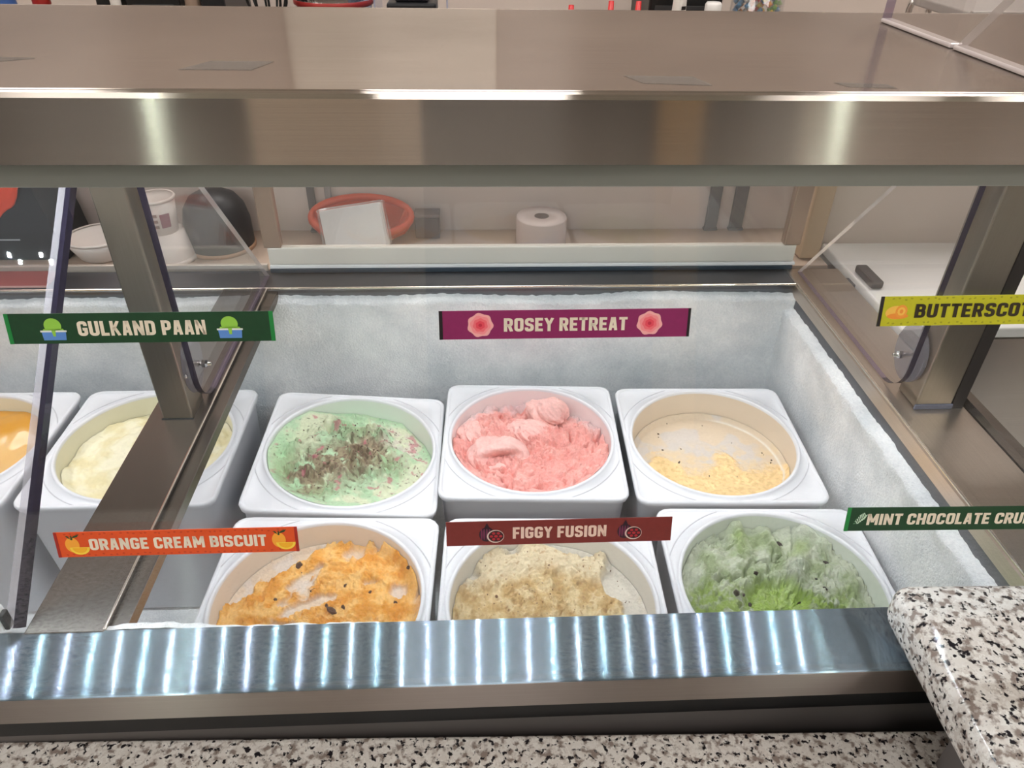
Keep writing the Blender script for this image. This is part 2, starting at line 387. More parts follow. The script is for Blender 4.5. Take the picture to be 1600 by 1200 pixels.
# rails
prism('back_rail', [(0.974, ZR-0.004), (0.977, ZR), (1.03, ZR), (1.03, ZR-0.02), (1.0, ZR-0.02), (1.0, ZR-0.006), (0.974, ZR-0.008)], 'x', -1.2, XR-0.0005, M_rail_x, cab)
box('divider_rail', -0.366, -0.303, 0.384, 0.974, ZR-0.014, ZR+0.0005, M_rail, cab, 0.0012)
box('divider_lip', -0.303, -0.289, 0.384, 0.974, ZR-0.018, ZR-0.0045, M_rail, cab, 0.001)
prism('right_rail', [(XR-0.001, ZR-0.003), (XR+0.002, ZR+0.001), (XR+0.012, ZR+0.001), (XR+0.016, ZR-0.003), (XR+0.088, ZR-0.003), (XR+0.088, ZR-0.02), (XR-0.001, ZR-0.02)], 'y', 0.384, 1.03, M_rail_lit, cab)
prism('right_strip', [(0.574, ZR-0.002), (0.578, ZR+0.004), (0.590, ZR+0.004), (0.600, ZR-0.006), (0.600, ZR-0.04), (0.574, ZR-0.04)], 'y', 0.384, 0.83, M_rail, cab)
box('neighbour_well_wall', 0.60, 1.2, 0.835, 0.850, 0.56, 0.925, M_face, cab)
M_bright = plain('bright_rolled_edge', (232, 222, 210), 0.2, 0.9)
box('right_rail_bead', XR-0.0005, XR+0.003, 0.384, 0.974, ZR-0.001, ZR+0.002, M_bright, cab, 0.001)
box('back_rail_bead', XL, XR, 0.9725, 0.9755, ZR-0.002, ZR+0.001, M_bright, cab, 0.001)
box('divider_bead', -0.3045, -0.3025, 0.386, 0.972, ZR-0.001, ZR+0.0015, M_bright, cab, 0.0006)
# frost crust on the walls: displaced sheets with a ragged top edge
def frost_sheet(name, nu, nv, fn):
    U, V = np.meshgrid(np.linspace(0, 1, nu), np.linspace(0, 1, nv))
    P = fn(U, V).reshape(-1, 3)
    fs = [(j*nu+i, j*nu+i+1, (j+1)*nu+i+1, (j+1)*nu+i) for j in range(nv-1) for i in range(nu-1)]
    return mesh(name, P, fs, M_frost, cab, True)
def fr_back(U, V):
    x = XL+(XR-XL)*U; top = 0.926+0.004*fbm(x, x*0, 5, 4, 3)+0.0016*fbm(x, x*0, 90, 3, 8)
    z = 0.585+(top-0.585)*V
    th = 0.013+0.0013*fbm(x, z, 9, 3, 11)+0.0007*fbm(x, z, 160, 3, 12)+0.0022*sst(0.92, 0.98, V)*(0.6+fbm(x, z, 40, 3, 5))
    th = th*(1-sst(0.985, 1.0, V))
    return np.stack([x, 0.976-th, z], -1)
frost_sheet('back_frost', 520, 70, fr_back)
def fr_right(U, V):
    y = 0.386+(0.976-0.386)*U; top = 0.906+0.0025*fbm(y, y*0, 8, 4, 23)+0.0016*fbm(y, y*0, 90, 3, 28)
    z = 0.585+(top-0.585)*V
    th = 0.013+0.0013*fbm(y, z, 9, 3, 31)+0.0007*fbm(y, z, 160, 3, 32)+0.0022*sst(0.9, 0.97, V)*(0.6+fbm(y, z, 45, 3, 35))
    th = th*(1-sst(0.985, 1.0, V))
    return np.stack([XR-th, y, z], -1)
frost_sheet('right_frost', 240, 70, fr_right)
def fr_front(U, V):
    x = XL+(XR-XL)*U; a = V*pi
    r = np.maximum(0.0005, 0.0026+0.0012*fbm(x, x*0, 50, 4, 41)+0.0035*gb(x, x*0, -0.27, 0, 0.04, 1)-0.0022*sst(-0.12, 0.0, x))
    return np.stack([x, 0.387+r*1.6*np.sin(a), ZR-0.006+r*np.cos(a)-0.02*sst(0.8, 1, V)], -1)
frost_sheet('front_frost', 420, 8, fr_front)

# ------------------------------------------------------------------ shelf above
shelf = thing('sneeze_guard_shelf', 'long brushed stainless steel shelf over the dipping cabinet on square posts', 'shelf', (0.1, 0.68, ZR))
SX0, SX1 = -1.2, 1.3
prism('shelf_top', [(0.4060, 1.349), (0.4082, 1.352), (0.679, 1.352), (0.679, 1.344), (0.4060, 1.344)], 'x', SX0, SX1, M_shelf_top, shelf)
prism('front_face', [(0.4050, 1.3135), (0.4050, 1.3485), (0.4063, 1.3510), (0.4095, 1.3524), (0.4095, 1.3495), (0.4072, 1.347), (0.4072, 1.3135)], 'x', SX0, SX1, M_face, shelf)
box('glass_channel', SX0, SX1, 0.4135, 0.4185, 1.2976, 1.326, M_channel, shelf, 0.0008)
box('shelf_underside', SX0, SX1, 0.436, 0.679, 1.330, 1.3435, plain('satin_underside', (120, 124, 128), 0.45, 0.3), shelf)
box('back_face', SX0, SX1, 0.6795, 0.682, 1.305, 1.352, M_face, shelf)
box('bracket_shade_plate', SX0, SX1, 0.684, 0.80, 1.318, 1.328, M_liner, shelf)  # post bracket widened into an unseen plate that darkens the rail reflections
for nm, x0, x1 in (('left', -0.349, -0.3165), ('right', 0.511, 0.554)):
    p = box('post', x0, x1, 0.664, 0.704, ZR-0.002, 1.3175, M_post, shelf, 0.0018)
    box('caulk', x0-0.0015, x1+0.0015, 0.6625, 0.665, ZR-0.003, ZR+(0.004 if nm == 'right' else 0.0015), M_sealant if nm == 'right' else M_black, p, 0.001)
    sx = x1 if nm == 'left' else x0
    lathe('screw', [(0, 0.0015), (0.002, 0.0015), (0.003, 0.0), (0.003, -0.001)], M_chrome, p, (sx+(0.0005 if nm == 'left' else -0.0005), 0.675, ZR+0.05), 12, tilt=(0, pi/2 if nm == 'left' else -pi/2, 0))
box('gasket', 0.5545, 0.569, 0.664, 0.70, ZR-0.01, 1.3175, M_black, shelf)
# faint pale patches on the shelf top
M_patch = glass('pale_clear_patch', (0.97, 0.96, 0.95), 0.3, 0.14, (0.85, 0.78, 0.72))
for (a, b, c, d) in (((-0.167, 0.454), (-0.126, 0.454), (-0.118, 0.476), (-0.155, 0.476)), ((0.095, 0.427), (0.133, 0.423), (0.127, 0.443), (0.087, 0.445)), ((-0.297, 0.461), (-0.259, 0.480), (-0.259, 0.482), (-0.297, 0.484)), ((0.209, 0.421), (0.236, 0.4185), (0.234, 0.4275), (0.205, 0.431))):
    prism('pale_patch', [a, b, c, d], 'z', 1.3521, 1.3523, M_patch, shelf)
# led strip under the shelf: chips 33 mm apart
M_led = emit('led_chip', (0.93, 0.98, 1.0), LED_E)
strip = thing('led_strip', 'cool white led strip under the steel shelf', 'light', (0, 0.58, 1.30))
box('housing', SX0, 0.45, 0.566, 0.594, 1.296, 1.3298, M_black, strip, 0.002)
me_led = None
for i in range(48):
    x = 0.432-i*0.0335
    if me_led is None:
        bm = bmesh.new(); add_box(bm, -0.0015, 0.0015, -0.0025, 0.0025, -0.0012, 0.0); 
        o = bm_obj('led', bm, M_led, None); me_led = o.data; C.objects.unlink(o); bpy.data.objects.remove(o)
        me_leds = [me_led]
        for q, tint in enumerate(((0.78, 0.98, 1.0), (0.90, 0.89, 1.0))):
            m_ = me_led.copy(); m_.materials.clear(); m_.materials.append(emit('led_chip_%d' % q, tint, LED_E)); me_leds.append(m_)
    o = bpy.data.objects.new('led', me_leds[(i*7+i//3) % 3]); C.objects.link(o); o.parent = strip
    o.location = (x-0, 0.0, 1.2957-1.30)

# ------------------------------------------------------------------ panes
TH = radians(14.0); E1 = Vector((0, sin(TH), cos(TH))); NRM = Vector((0, -cos(TH), sin(TH)))   # leaning glass, outward normal
G0 = Vector((0, 0.3287, ZR))
def gp(x, u, off=0.0): return Vector((x, 0, 0))+G0+E1*u+NRM*off
def slab(name, a, b, cc, d, thick, nrm, mats, parent):
    """pane from four corners of the outer face; face material mats[0], edge material mats[1]"""
    o = [Vector(q) for q in (a, b, cc, d)]; i = [q-nrm*thick for q in o]
    ob = mesh(name, o+i, [(0,1,2,3), (7,6,5,4), (0,4,5,1), (1,5,6,2), (2,6,7,3), (3,7,4,0)], mats, parent)
    for p in ob.data.polygons: p.material_index = 0 if p.index < 2 else 1
    return ob
fg = thing('front_glass', 'clear leaning front glass carrying the flavour strips', 'glass pane', tuple(G0))
slab('pane', gp(-1.2, 0.0012), gp(1.2, 0.0012), gp(1.2, 0.392), gp(-1.2, 0.392), 0.005, NRM, [M_glass, M_glass], fg)

def acrylic(name, x, th, poly, label, bev=None):
    """flat sheet in the plane x = const, outline poly [(y,z)]"""
    t = thing(name, label, 'acrylic panel', (x, poly[0][0], poly[0][1]))
    n = len(poly); V = [(x, *p) for p in poly]+[(x+th, *p) for p in poly]
    o = mesh('sheet', V, [tuple(range(n))[::-1], tuple(range(n, 2*n))], M_acryl, t)
    return t
def rim(t, x, th, pts, mat, name):
    """edge faces along part of the outline, as a bar of its own"""
    V = [];F = []
    for p in pts: V += [(x, *p), (x+th, *p)]
    for i in range(len(pts)-1): F.append((2*i, 2*i+1, 2*i+3, 2*i+2))
    return mesh(name, V, F, mat, t)
M_edge_glow = glass('sheet_edge_light', (0.85, 0.83, 0.84), 1.0, 0.55, (0.92, 0.86, 0.84))
M_edge_soft = glass('sheet_bevel_clear', (0.86, 0.85, 0.88), 1.0, 0.26, (0.85, 0.80, 0.84))
M_edge_vio = glass('sheet_edge_violet', (0.20, 0.18, 0.24), 1.0, 0.55, (0.034, 0.028, 0.052))
M_edge_dim = glass('sheet_edge_dim', (0.62, 0.55, 0.68), 1.0, 0.3, (0.20, 0.15, 0.26))
def arc(cy, cz, r, a0, a1, n=8): return [(cy+r*cos(a0+(a1-a0)*i/n), cz+r*sin(a0+(a1-a0)*i/n)) for i in range(n+1)]
for nm, x, th in (('left', -0.3135, 0.006), ('right', 0.498, 0.006)):
    corner = arc(0.722, ZR+0.042, 0.040, pi, 1.5*pi, 8)
    front = [(0.682, 1.31)] + corner
    back = [corner[-1], (1.008, ZR+0.003)]
    slant = [(1.008, ZR+0.003), (0.685, 1.31)]
    poly = front+[(1.008, ZR+0.003), (0.685, 1.31)]
    t = acrylic('side_panel', x, th, poly, 'clear acrylic side panel with rounded lower corner beside the %s steel post' % nm)
    rim(t, x-0.0004, th+0.0008, front, M_edge_vio, 'front_edge')
    rim(t, x-0.0004, th+0.0008, back, M_edge_dim, 'lower_edge')
    rim(t, x-0.0004, th+0.0008, slant, M_edge_glow, 'slanted_edge')
    sg = 1 if nm == 'left' else -1
    xi = x+th if nm == 'left' else x
    # clip plate and bolt
    cl = [(0.700+0.03*cos(a), ZR+0.052+0.036*sin(a)) for a in np.linspace(0, 2*pi, 20, endpoint=False)]
    cx = x-0.006 if nm == 'left' else x+th+0.001
    prism('clip_plate', cl, 'x', cx, cx+0.004, glass('clip_'+nm, (0.72, 0.70, 0.72), 1.0, 0.25, (0.4, 0.38, 0.42)), t)
    tube('bolt', [(xi-sg*0.016, 0.70, ZR+0.05), (xi+sg*0.012, 0.70, ZR+0.05)], 0.0022, M_chrome, t, 10)
    lathe('nut', [(0, 0.004), (0.003, 0.004), (0.0048, 0.002), (0.0048, -0.002), (0, -0.002)], M_chrome, t, (xi+sg*0.004, 0.70, ZR+0.05), 6, False, tilt=(0, pi/2, 0))
# steep pane of the neighbouring bay, leaning back 42 degrees
SL = thing('sloped_pane', 'thick clear pane sloping back steeply at the far left of the counter', 'glass pane', (-0.375, 0.389, ZR))
sd = Vector((0, 0.743, 0.669)); sn = Vector((0, -0.669, 0.743))
a0 = Vector((0, 0.389, ZR+0.002))
slab('pane', a0+Vector((-1.15, 0, 0)), a0+Vector((-0.3755, 0, 0)), a0+Vector((-0.3755, 0, 0))+sd*0.53, a0+Vector((-1.15, 0, 0))+sd*0.53, 0.010, sn, [M_slope, M_slope], SL)
e0 = a0+Vector((-0.3755, 0, 0))
slab('right_edge', e0, e0+Vector((0.0045, 0, 0)), e0+Vector((0.0045, 0, 0))+sd*0.53, e0+sd*0.53, 0.010, sn, [M_edge_vio, M_edge_vio], SL)
slab('polished_bevel', e0+sn*0.0005-Vector((0.006, 0, 0)), e0+sn*0.0005, e0+sn*0.0005+sd*0.53, e0+sn*0.0005-Vector((0.006, 0, 0))+sd*0.53, 0.0098, sn, [M_edge_soft, M_edge_soft], SL)
# small clamp foot at the lower end of the pane
cf = box('clamp_block', -0.396, -0.3815, 0.3865, 0.398, ZR+0.001, ZR+0.022, M_white, SL, 0.001)
box('clamp_screw', -0.3815, -0.3775, 0.388, 0.396, ZR+0.001, ZR+0.018, M_black, SL, 0.001)

# ------------------------------------------------------------------ granite
GY = radians(-1.5)
gr = thing('granite_counter', 'low speckled granite countertop running along the front of the freezer', 'countertop', (0, 0.1, 0.87))
gr.rotation_euler.z = GY
bm = bmesh.new(); add_box(bm, -1.3, 1.2, -0.5, 0.2265, -0.035, 0.0, 0.004, 3)
bm_obj('stone_top', bm, M_granite, gr, local=True)
bm = bmesh.new(); add_box(bm, -1.3, 1.2, -0.42, 0.21, -0.87, -0.036, 0.0)
bm_obj('counter_base', bm, plain('dark_counter_base', (52, 46, 44), 0.5), gr, local=True)
sl = thing('granite_slab', 'raised speckled granite slab with rounded edge at the right end of the counter', 'countertop', (0.332, 0.3785, ZR))
sl.rotation_euler.z = GY
def rounded_slab(x0, x1, y0, y1, z0, z1, r, n=8):
    bm = bmesh.new(); add_box(bm, x0, x1, y0, y1, z0, z1)
    es = [e for e in bm.edges if all(abs(v.co.x-x0) < 1e-6 for v in e.verts) or all(abs(v.co.y-y1) < 1e-6 for v in e.verts)]
    bmesh.ops.bevel(bm, geom=es, offset=r, segments=n, profile=0.5, affect='EDGES'); return bm
bm_obj('stone_top', rounded_slab(0, 0.6, -0.75, 0, 0.0015, 0.045, 0.014), M_granite, sl, True, local=True)
for q in sl.children: q.data.polygons.foreach_set('use_smooth', [len(p.vertices) == 4 and p.area < 0.02 for p in q.data.polygons])
bm = bmesh.new(); add_box(bm, 0.03, 0.6, -0.7, -0.09, -0.0685, 0.001)
bm_obj('support_block', bm, M_darkgrey, sl, local=True)

# ------------------------------------------------------------------ tubs
def sq(a, h, rc):
    """point on a rounded square of half width h at polar angle a"""
    c, s = cos(a), sin(a); t = h/max(abs(c), abs(s)); x, y = c*t, s*t
    k = h-rc
    if abs(x) > k and abs(y) > k:      # in the corner: intersect the ray with the corner circle
        ox, oy = math.copysign(k, x), math.copysign(k, y)
        b = c*ox+s*oy; d = b*b-(ox*ox+oy*oy-rc*rc); t = b+sqrt(max(d, 0)); x, y = c*t, s*t
    return x, y
def tub_mesh():
    n = 144; A = []
    for q in range(4):                 # angles denser near corners
        for i in range(n//4):
            u = i/(n//4); A.append(-pi/4+q*pi/2+ (u if True else 0)*pi/2)
    W = 0.1232
    rings = [('s', 0.108, 0.02, -0.212), ('s', 0.111, 0.02, -0.208), ('s', W-0.0045, 0.017, -0.014), ('s', W-0.001, 0.017, -0.009), ('s', W, 0.017, -0.003), ('s', W-0.0008, 0.0165, -0.0008), ('s', W-0.0022, 0.016, 0.0), ('s', W-0.0042, 0.015, -0.0002), ('s', W-0.0052, 0.0145, -0.0016), ('s', W-0.006, 0.014, -0.0022),
             ('c', 0.1165, 0, -0.0022), ('c', 0.1160, 0, 0.0008), ('c', 0.1148, 0, 0.0020), ('c', 0.1128, 0, 0.0020), ('c', 0.1116, 0, 0.0008), ('c', 0.1110, 0, -0.002), ('c', 0.1085, 0, -0.05), ('c', 0.100, 0, -0.195), ('c', 0.0, 0, -0.197)]
    vs = []; fs = []
    for kind, r, rc, z in rings:
        for a in A:
            vs.append((*sq(a, r, rc), z) if kind == 's' else (r*cos(a), r*sin(a), z))
    m = len(A)
    for i in range(len(rings)-1):
        for k in range(m):
            k2 = (k+1) % m; fs.append((i*m+k, i*m+k2, (i+1)*m+k2, (i+1)*m+k))
    fs.append(tuple(range(m))[::-1])
    b = len(vs)
    return vs, fs, len(rings), m
TV, TF, TR, TM = tub_mesh()
def ring_mesh():
    """the raised ring line that shows in a corner of the tub top"""
    vs = []; fs = []; half = 0.44; n = 20
    for i in range(n+1):
        a = pi/4-half+2*half*i/n; b = len(vs)
        for r, z in ((0.1262, -0.0022), (0.1267, -0.0012), (0.1273, -0.0012), (0.1278, -0.0022)): vs.append((r*cos(a), r*sin(a), z))
        if i:
            for k in range(3): fs.append((b-4+k, b-3+k, b+1+k, b+k))
    return vs, fs
RING = []
def build_tub(label, pose, stain, ring_from=15):
    x, y, z, yaw, pitch, roll = pose
    t = thing('ice_cream_tub', label, 'tub', (x, y, z), 'square white ice cream tubs in the well')
    t.rotation_euler = (Matrix.Rotation(yaw, 3, 'Z') @ Matrix.Rotation(pitch, 3, 'X') @ Matrix.Rotation(roll, 3, 'Y')).to_euler()
    o = mesh('tub_body', TV, TF, M_tub, t, True, local=True)
    o.data.materials.append(stain)
    for p in o.data.polygons:
        if ring_from*TM <= p.index < (TR-1)*TM: p.material_index = 1
    for q in range(4):
        if not RING:
            v, f = ring_mesh(); r_ = mesh('corner_ring', v, f, plain_ring, t, True, local=True); RING.append(r_.data)
        else:
            r_ = bpy.data.objects.new('corner_ring', RING[0]); C.objects.link(r_); r_.parent = t
        r_.rotation_euler.z = q*pi/2
    return t
plain_ring = plain('tub_ring_shadow', (200, 200, 206), 0.4)

def color_attr(me, cols):
    at = me.color_attributes.new('tint', 'FLOAT_COLOR', 'POINT')
    a = np.ones((len(cols), 4), dtype=np.float32); a[:, :3] = cols
    at.data.foreach_set('color', a.ravel())
def ice(name, label, tubo, hfn, cfn, mat, nr=130, nt=320, extra=None, group='ice creams in the tubs'):
    """height field over a disc, parented to nothing: it lies in the tub as a thing of its own"""
    rho = np.linspace(0, 1, nr)[1:]; th = np.linspace(0, 2*np.pi, nt, endpoint=False)
    R_, T_ = np.meshgrid(rho, th, indexing='ij')
    X = np.concatenate([[0.0], (R_*np.cos(T_)).ravel()]); Y = np.concatenate([[0.0], (R_*np.sin(T_)).ravel()])
    H = hfn(X, Y); H = np.minimum(H, 0.0)+np.where(np.hypot(X, Y) < 0.9, np.maximum(H, 0), 0)
    rin = 0.1108+0.052*np.minimum(H, 0)-0.0004
    V = np.stack([X*rin, Y*rin, H], -1); COL = cfn(X, Y, H)
    F = [(0, 1+k, 1+(k+1) % nt) for k in range(nt)]
    for i in range(nr-2):
        b = 1+i*nt
        for k in range(nt):
            k2 = (k+1) % nt; F.append((b+k, b+nt+k, b+nt+k2, b+k2))
    V = [tuple(v) for v in V]; COL = list(map(tuple, COL))
    if extra:
        for ev, ef, ec in extra:
            b = len(V); V += [tuple(v) for v in ev]; F += [tuple(i+b for i in f) for f in ef]; COL += [tuple(c) for c in ec]
    o = mesh(name, V, F, mat, None, True)
    color_attr(o.data, np.array(COL, dtype=np.float32))
    o.location = tubo.location; o.rotation_euler = tubo.rotation_euler
    tag(o, label, 'ice cream', group)
    return o
def chips(parent, pts, hfn, mat, name, rmin=0.0025, rmax=0.005, seed=1):
    rnd = random.Random(seed); vs = []; fs = []
    for (px, py, s) in pts:
        h = float(hfn(np.array([px]), np.array([py]))[0]); c = Vector((px*0.108, py*0.108, h+0.0005))
        bm = bmesh.new(); bmesh.ops.create_icosphere(bm, subdivisions=1, radius=1.0)
        rot = Euler((rnd.random()*6, rnd.random()*6, rnd.random()*6)).to_matrix(); b = len(vs)
        sc = Vector((rnd.uniform(0.7, 1.5), rnd.uniform(0.7, 1.2), rnd.uniform(0.5, 0.9)))*s
        bm.verts.ensure_lookup_table()
        for v in bm.verts:
            q = rot @ Vector((v.co.x*sc.x, v.co.y*sc.y, v.co.z*sc.z))*rnd.uniform(0.8, 1.2); vs.append(c+q)
        for f in bm.faces: fs.append([v.index+b for v in f.verts])
        bm.free()
    o = mesh(name, vs, fs, mat, parent, False, local=True)
    return stuff(o)
def L(c): return np.array(s2l(c))
def mixc(c, col, m): return c*(1-m[:, None])+np.asarray(col)[None, :]*m[:, None]
def blob(c, r, seed, amp=0.12, f=2.0, mouth=None, base=(240, 170, 165), squash=(1, 1, 1)):
    """torn scoop as a closed surface; mouth = (direction, depth, width) presses a hollow into it"""
    bm = bmesh.new(); bmesh.ops.create_icosphere(bm, subdivisions=6, radius=1.0)
    bm.verts.ensure_lookup_table(); P = np.array([v.co[:] for v in bm.verts]); F = [[v.index for v in q.verts] for q in bm.faces]; bm.free()
    a_, b_ = P[:, 0]+P[:, 2]*0.7, P[:, 1]-P[:, 2]*0.6
    d = 1+amp*fbm(a_, b_, f, 3, seed)+amp*0.45*torn(a_+4, b_+2, f*1.6, seed+5)+0.05*crumbs(a_, b_, 5, seed+6)
    col = np.repeat(L(base)[None, :], len(P), 0)
    col = col*(1+0.10*fbm(a_, b_, 3, 3, seed+9))[:, None]
    if mouth:
        md, dep, wx, wz = mouth; md = np.array(md)/np.linalg.norm(md)
        side = np.cross(md, [0, 0, 1]); side /= np.linalg.norm(side); up = np.cross(side, md)
        a = P@side; b2 = P@up; fr = (P@md) > 0
        mm = np.exp(-((a/wx)**4+((b2-0.16*np.cos(a*2.6))/wz)**4))*fr
        lip = np.exp(-(((b2-0.16*np.cos(a*2.6)-wz*1.5)/(wz*0.6))**2))*np.exp(-(a/wx)**4)*fr
        d = d*(1-dep*mm+0.12*lip)
    Q = P*d[:, None]*np.array(squash)[None, :]*r+np.array(c)[None, :]
    return Q, F, col

poses = {
 'green': (-0.1734, 0.7843, 0.7923, -0.0169, 0.0067, 0.067),
 'pink': (0.0752, 0.7980, 0.7964, -0.0387, 0.010, 0.0054),
 'right': (0.3270, 0.7770, 0.8022, -0.0368, 0.0025, -0.008),
 'orange': (-0.175, 0.5235, 0.80, -0.040, 0.0, 0.0),
 'fig': (0.0785, 0.514, 0.80, -0.035, 0.0, 0.0),
 'mint': (0.3370, 0.5225, 0.80, -0.035, 0.0, 0.0),
 'cream': (-0.4500, 0.7960, 0.80, -0.005, 0.0, 0.0),
 'yellow': (-0.7080, 0.7960, 0.80, -0.005, 0.0, 0.0),
}
ST_white = plain('tub_inside_white', (222, 220, 222), 0.45)
ST_green = plain('tub_inside_green_film', (218, 226, 216), 0.45, var=0.06, vscale=20)
ST_pink = plain('tub_inside_pink_film', (240, 224, 223), 0.45, var=0.08, vscale=20)
ST_beige = plain('tub_inside_beige_film', (222, 207, 188), 0.45, var=0.05, vscale=18)
ST_orange = plain('tub_inside_peach_film', (228, 214, 198), 0.45, var=0.06, vscale=18)
ST_fig = plain('tub_inside_grey_film', (220, 216, 206), 0.45, var=0.05, vscale=18)
ST_mint = plain('tub_inside_mint_film', (212, 218, 206), 0.45, var=0.06, vscale=18)
ST_cream = plain('tub_inside_cream_film', (226, 222, 198), 0.45, var=0.04, vscale=18)
tub_green = build_tub('tilted white tub of pale green ice cream, back row behind the orange tub', poses['green'], ST_green)
tub_pink = build_tub('white tub holding pink ice cream, middle of the back row', poses['pink'], ST_pink)
tub_right = build_tub('nearly empty white tub with beige remains beside the right frosted wall', poses['right'], ST_beige)
tub_orange = build_tub('white tub of orange ice cream behind the ORANGE CREAM BISCUIT strip', poses['orange'], ST_orange)
tub_fig = build_tub('white tub of tan ice cream below the FIGGY FUSION strip', poses['fig'], ST_fig)
tub_mint = build_tub('white tub of green ice cream with chocolate bits, front row right', poses['mint'], ST_mint)
tub_cream = build_tub('white tub of pale cream ice cream under the left divider rail', poses['cream'], ST_cream)
tub_yellow = build_tub('white tub with glossy yellow topping at the far left', poses['yellow'], ST_cream)

# --- green with rose petals (back left)
def h_green(x, y):
    r = np.hypot(x, y)
    h = -0.023+0.010*gb(x, y, -0.15, 0.05, 0.8, 0.7)+0.010*gb(x, y, -0.38, 0.62, 0.36, 0.15)+0.008*gb(x, y, 0.42, 0.38, 0.34, 0.2)
    h = h+0.012*gb(x, y, -0.58, 0.12, 0.30, 0.14, 0.5)-0.013*gb(x, y, 0.85, 0.62, 0.35, 0.45)-0.008*gb(x, y, 0.0, 0.95, 0.7, 0.12)+0.010*sst(0.3, 0.95, -y)
    h = h+0.014*sst(0.80, 1.0, r)*sst(-0.2, 0.5, -x-0.3*y)
    rough = sst(1.0, 0.6, r)*(0.35+0.65*sst(-0.1, 0.3, fbm(x, y, 2, 3, 7)+0.3*gb(x, y, 0, 0, 0.5, 0.6)))
    h = h+0.0045*fbm(x, y, 2.4, 3, 2)+0.0190*torn(x, y, 2.8, 4)*rough+0.0035*torn(x, y, 8, 14)*rough+0.0055*crumbs(x, y, 9, 6)*rough-0.011*cracks(x, y, 2.6, 15, 0.07)*rough-0.004*cracks(x, y, 6, 16)*rough
    h = h-0.006*gb(x, y, 0.55, -0.12, 0.2, 0.16)-0.005*gb(x, y, -0.72, -0.25, 0.16, 0.2)
    return h
def band_green(x, y):
    d = (x-0.02)*0.55-(y+0.02)*0.83; al = (x-0.02)*0.83+(y+0.02)*0.55
    return np.exp(-((d-0.05)/0.36)**2)*sst(-1.05, -0.65, al)*sst(0.60, 0.25, al)
def c_green(x, y, h):
    c = np.repeat(L((184, 214, 178))[None, :], len(x), 0)
    n1 = fbm(x, y, 2.2, 4, 51); n2 = fbm(x, y, 6, 4, 52); n3 = fbm(x, y, 18, 3, 53)
    pale = sst(-0.15, 0.25, n1+0.5*gb(x, y, 0.55, 0.15, 0.45, 0.7)+0.5*gb(x, y, -0.35, 0.55, 0.4, 0.25)+0.4*gb(x, y, -0.55, 0.1, 0.25, 0.15)-0.2)
    c = mixc(c, L((216, 222, 192)), pale)
    c = mixc(c, L((216, 206, 196)), 0.8*gb(x, y, 0.62, 0.3, 0.4, 0.5)*sst(-0.2, 0.2, n2))
    c = mixc(c, L((166, 210, 160)), 0.85*np.clip(gb(x, y, 0.5, -0.12, 0.2, 0.2)+gb(x, y, -0.35, -0.66, 0.22, 0.12)+gb(x, y, -0.05, 0.42, 0.22, 0.14)+gb(x, y, -0.8, -0.2, 0.2, 0.4), 0, 1))
    band = band_green(x, y)
    c = mixc(c, L((150, 134, 108)), np.clip(1.15*band*sst(-0.6, -0.05, n2), 0, 0.92))
    c = mixc(c, L((112, 84, 72)), np.clip(band*sst(0.0, 0.4, n3+0.5*n2)*0.8, 0, 0.8))
    c = mixc(c, L((196, 112, 128)), 0.7*sst(0.62, 0.8, n2+0.3*gb(x, y, 0.85, 0.1, 0.16, 0.5)+0.25*gb(x, y, -0.3, 0.45, 0.3, 0.2)+0.08))
    c = mixc(c, L((190, 140, 140)), 0.6*sst(0.35, 0.6, n3)*np.clip(band+gb(x, y, 0.7, 0.2, 0.3, 0.6), 0, 1))
    c = mixc(c, L((92, 104, 74)), 0.75*sst(0.62, 0.75, n3+0.2*band+0.18*gb(x, y, 0.35, 0.4, 0.35, 0.25)))
    wall = sst(0.93, 0.99, np.hypot(x, y))
    c = mixc(c, L((180, 214, 178)), wall*0.6)
    return np.clip(c, 0, 1)
ice_green = ice('ice_cream', 'pale green ice cream with brown and pink petal flecks in the tilted tub', tub_green, h_green, c_green, M_cream_rough)
rnd = random.Random(3)
chips(ice_green, [(min(0.85, rnd.gauss(0.15, 0.42)), rnd.gauss(0.05, 0.36), rnd.uniform(0.0006, 0.0013)) for _ in range(120)], h_green, plain('petal_bits', (74, 48, 46), 0.6), 'petal_bits', seed=4)

# --- pink
def h_pink(x, y):
    r = np.hypot(x, y)
    h = -0.027+0.008*sst(-0.2, 0.9, -y)+0.006*gb(x, y, -0.4, 0.2, 0.5, 0.5)-0.014*gb(x, y, 0.72, 0.78, 0.4, 0.35)-0.012*gb(x, y, -0.25, 0.85, 0.4, 0.16)
    h = h+0.007*gb(x, y, 0.62, 0.28, 0.28, 0.2)+0.0045*fbm(x, y, 2.6, 3, 61)+0.0140*torn(x, y, 3.0, 62)+0.0028*torn(x, y, 9, 67)+0.0050*crumbs(x, y, 13, 63)-0.012*cracks(x, y, 2.4, 68, 0.07)-0.0035*cracks(x, y, 6.5, 69)
    h = h+0.004*gb(x, y, -0.2, -0.6, 0.5, 0.2)+0.010*sst(0.86, 1.0, r)*sst(0.2, -0.4, y)
    h = h-0.006*np.exp(-((np.hypot(x+0.42, y+0.22)-0.36)/0.05)**2)*sst(0.2, -0.2, y)
    return h
def c_pink(x, y, h):
    n = fbm(x, y, 4, 4, 65); n2 = fbm(x, y, 14, 3, 66)
    c = np.repeat(L((241, 172, 164))[None, :], len(x), 0)
    c = mixc(c, L((245, 184, 175)), sst(-0.1, 0.35, n))
    c = mixc(c, L((234, 152, 141)), 0.4*sst(0.1, 0.5, n2))
    c = mixc(c, L((236, 212, 212)), 0.85*sst(0.80, 0.97, np.hypot(x, y)+0.1*n)*sst(0.1, 0.5, y))
    return np.clip(c, 0, 1)
k1 = 0.108
PK = (247, 196, 189)
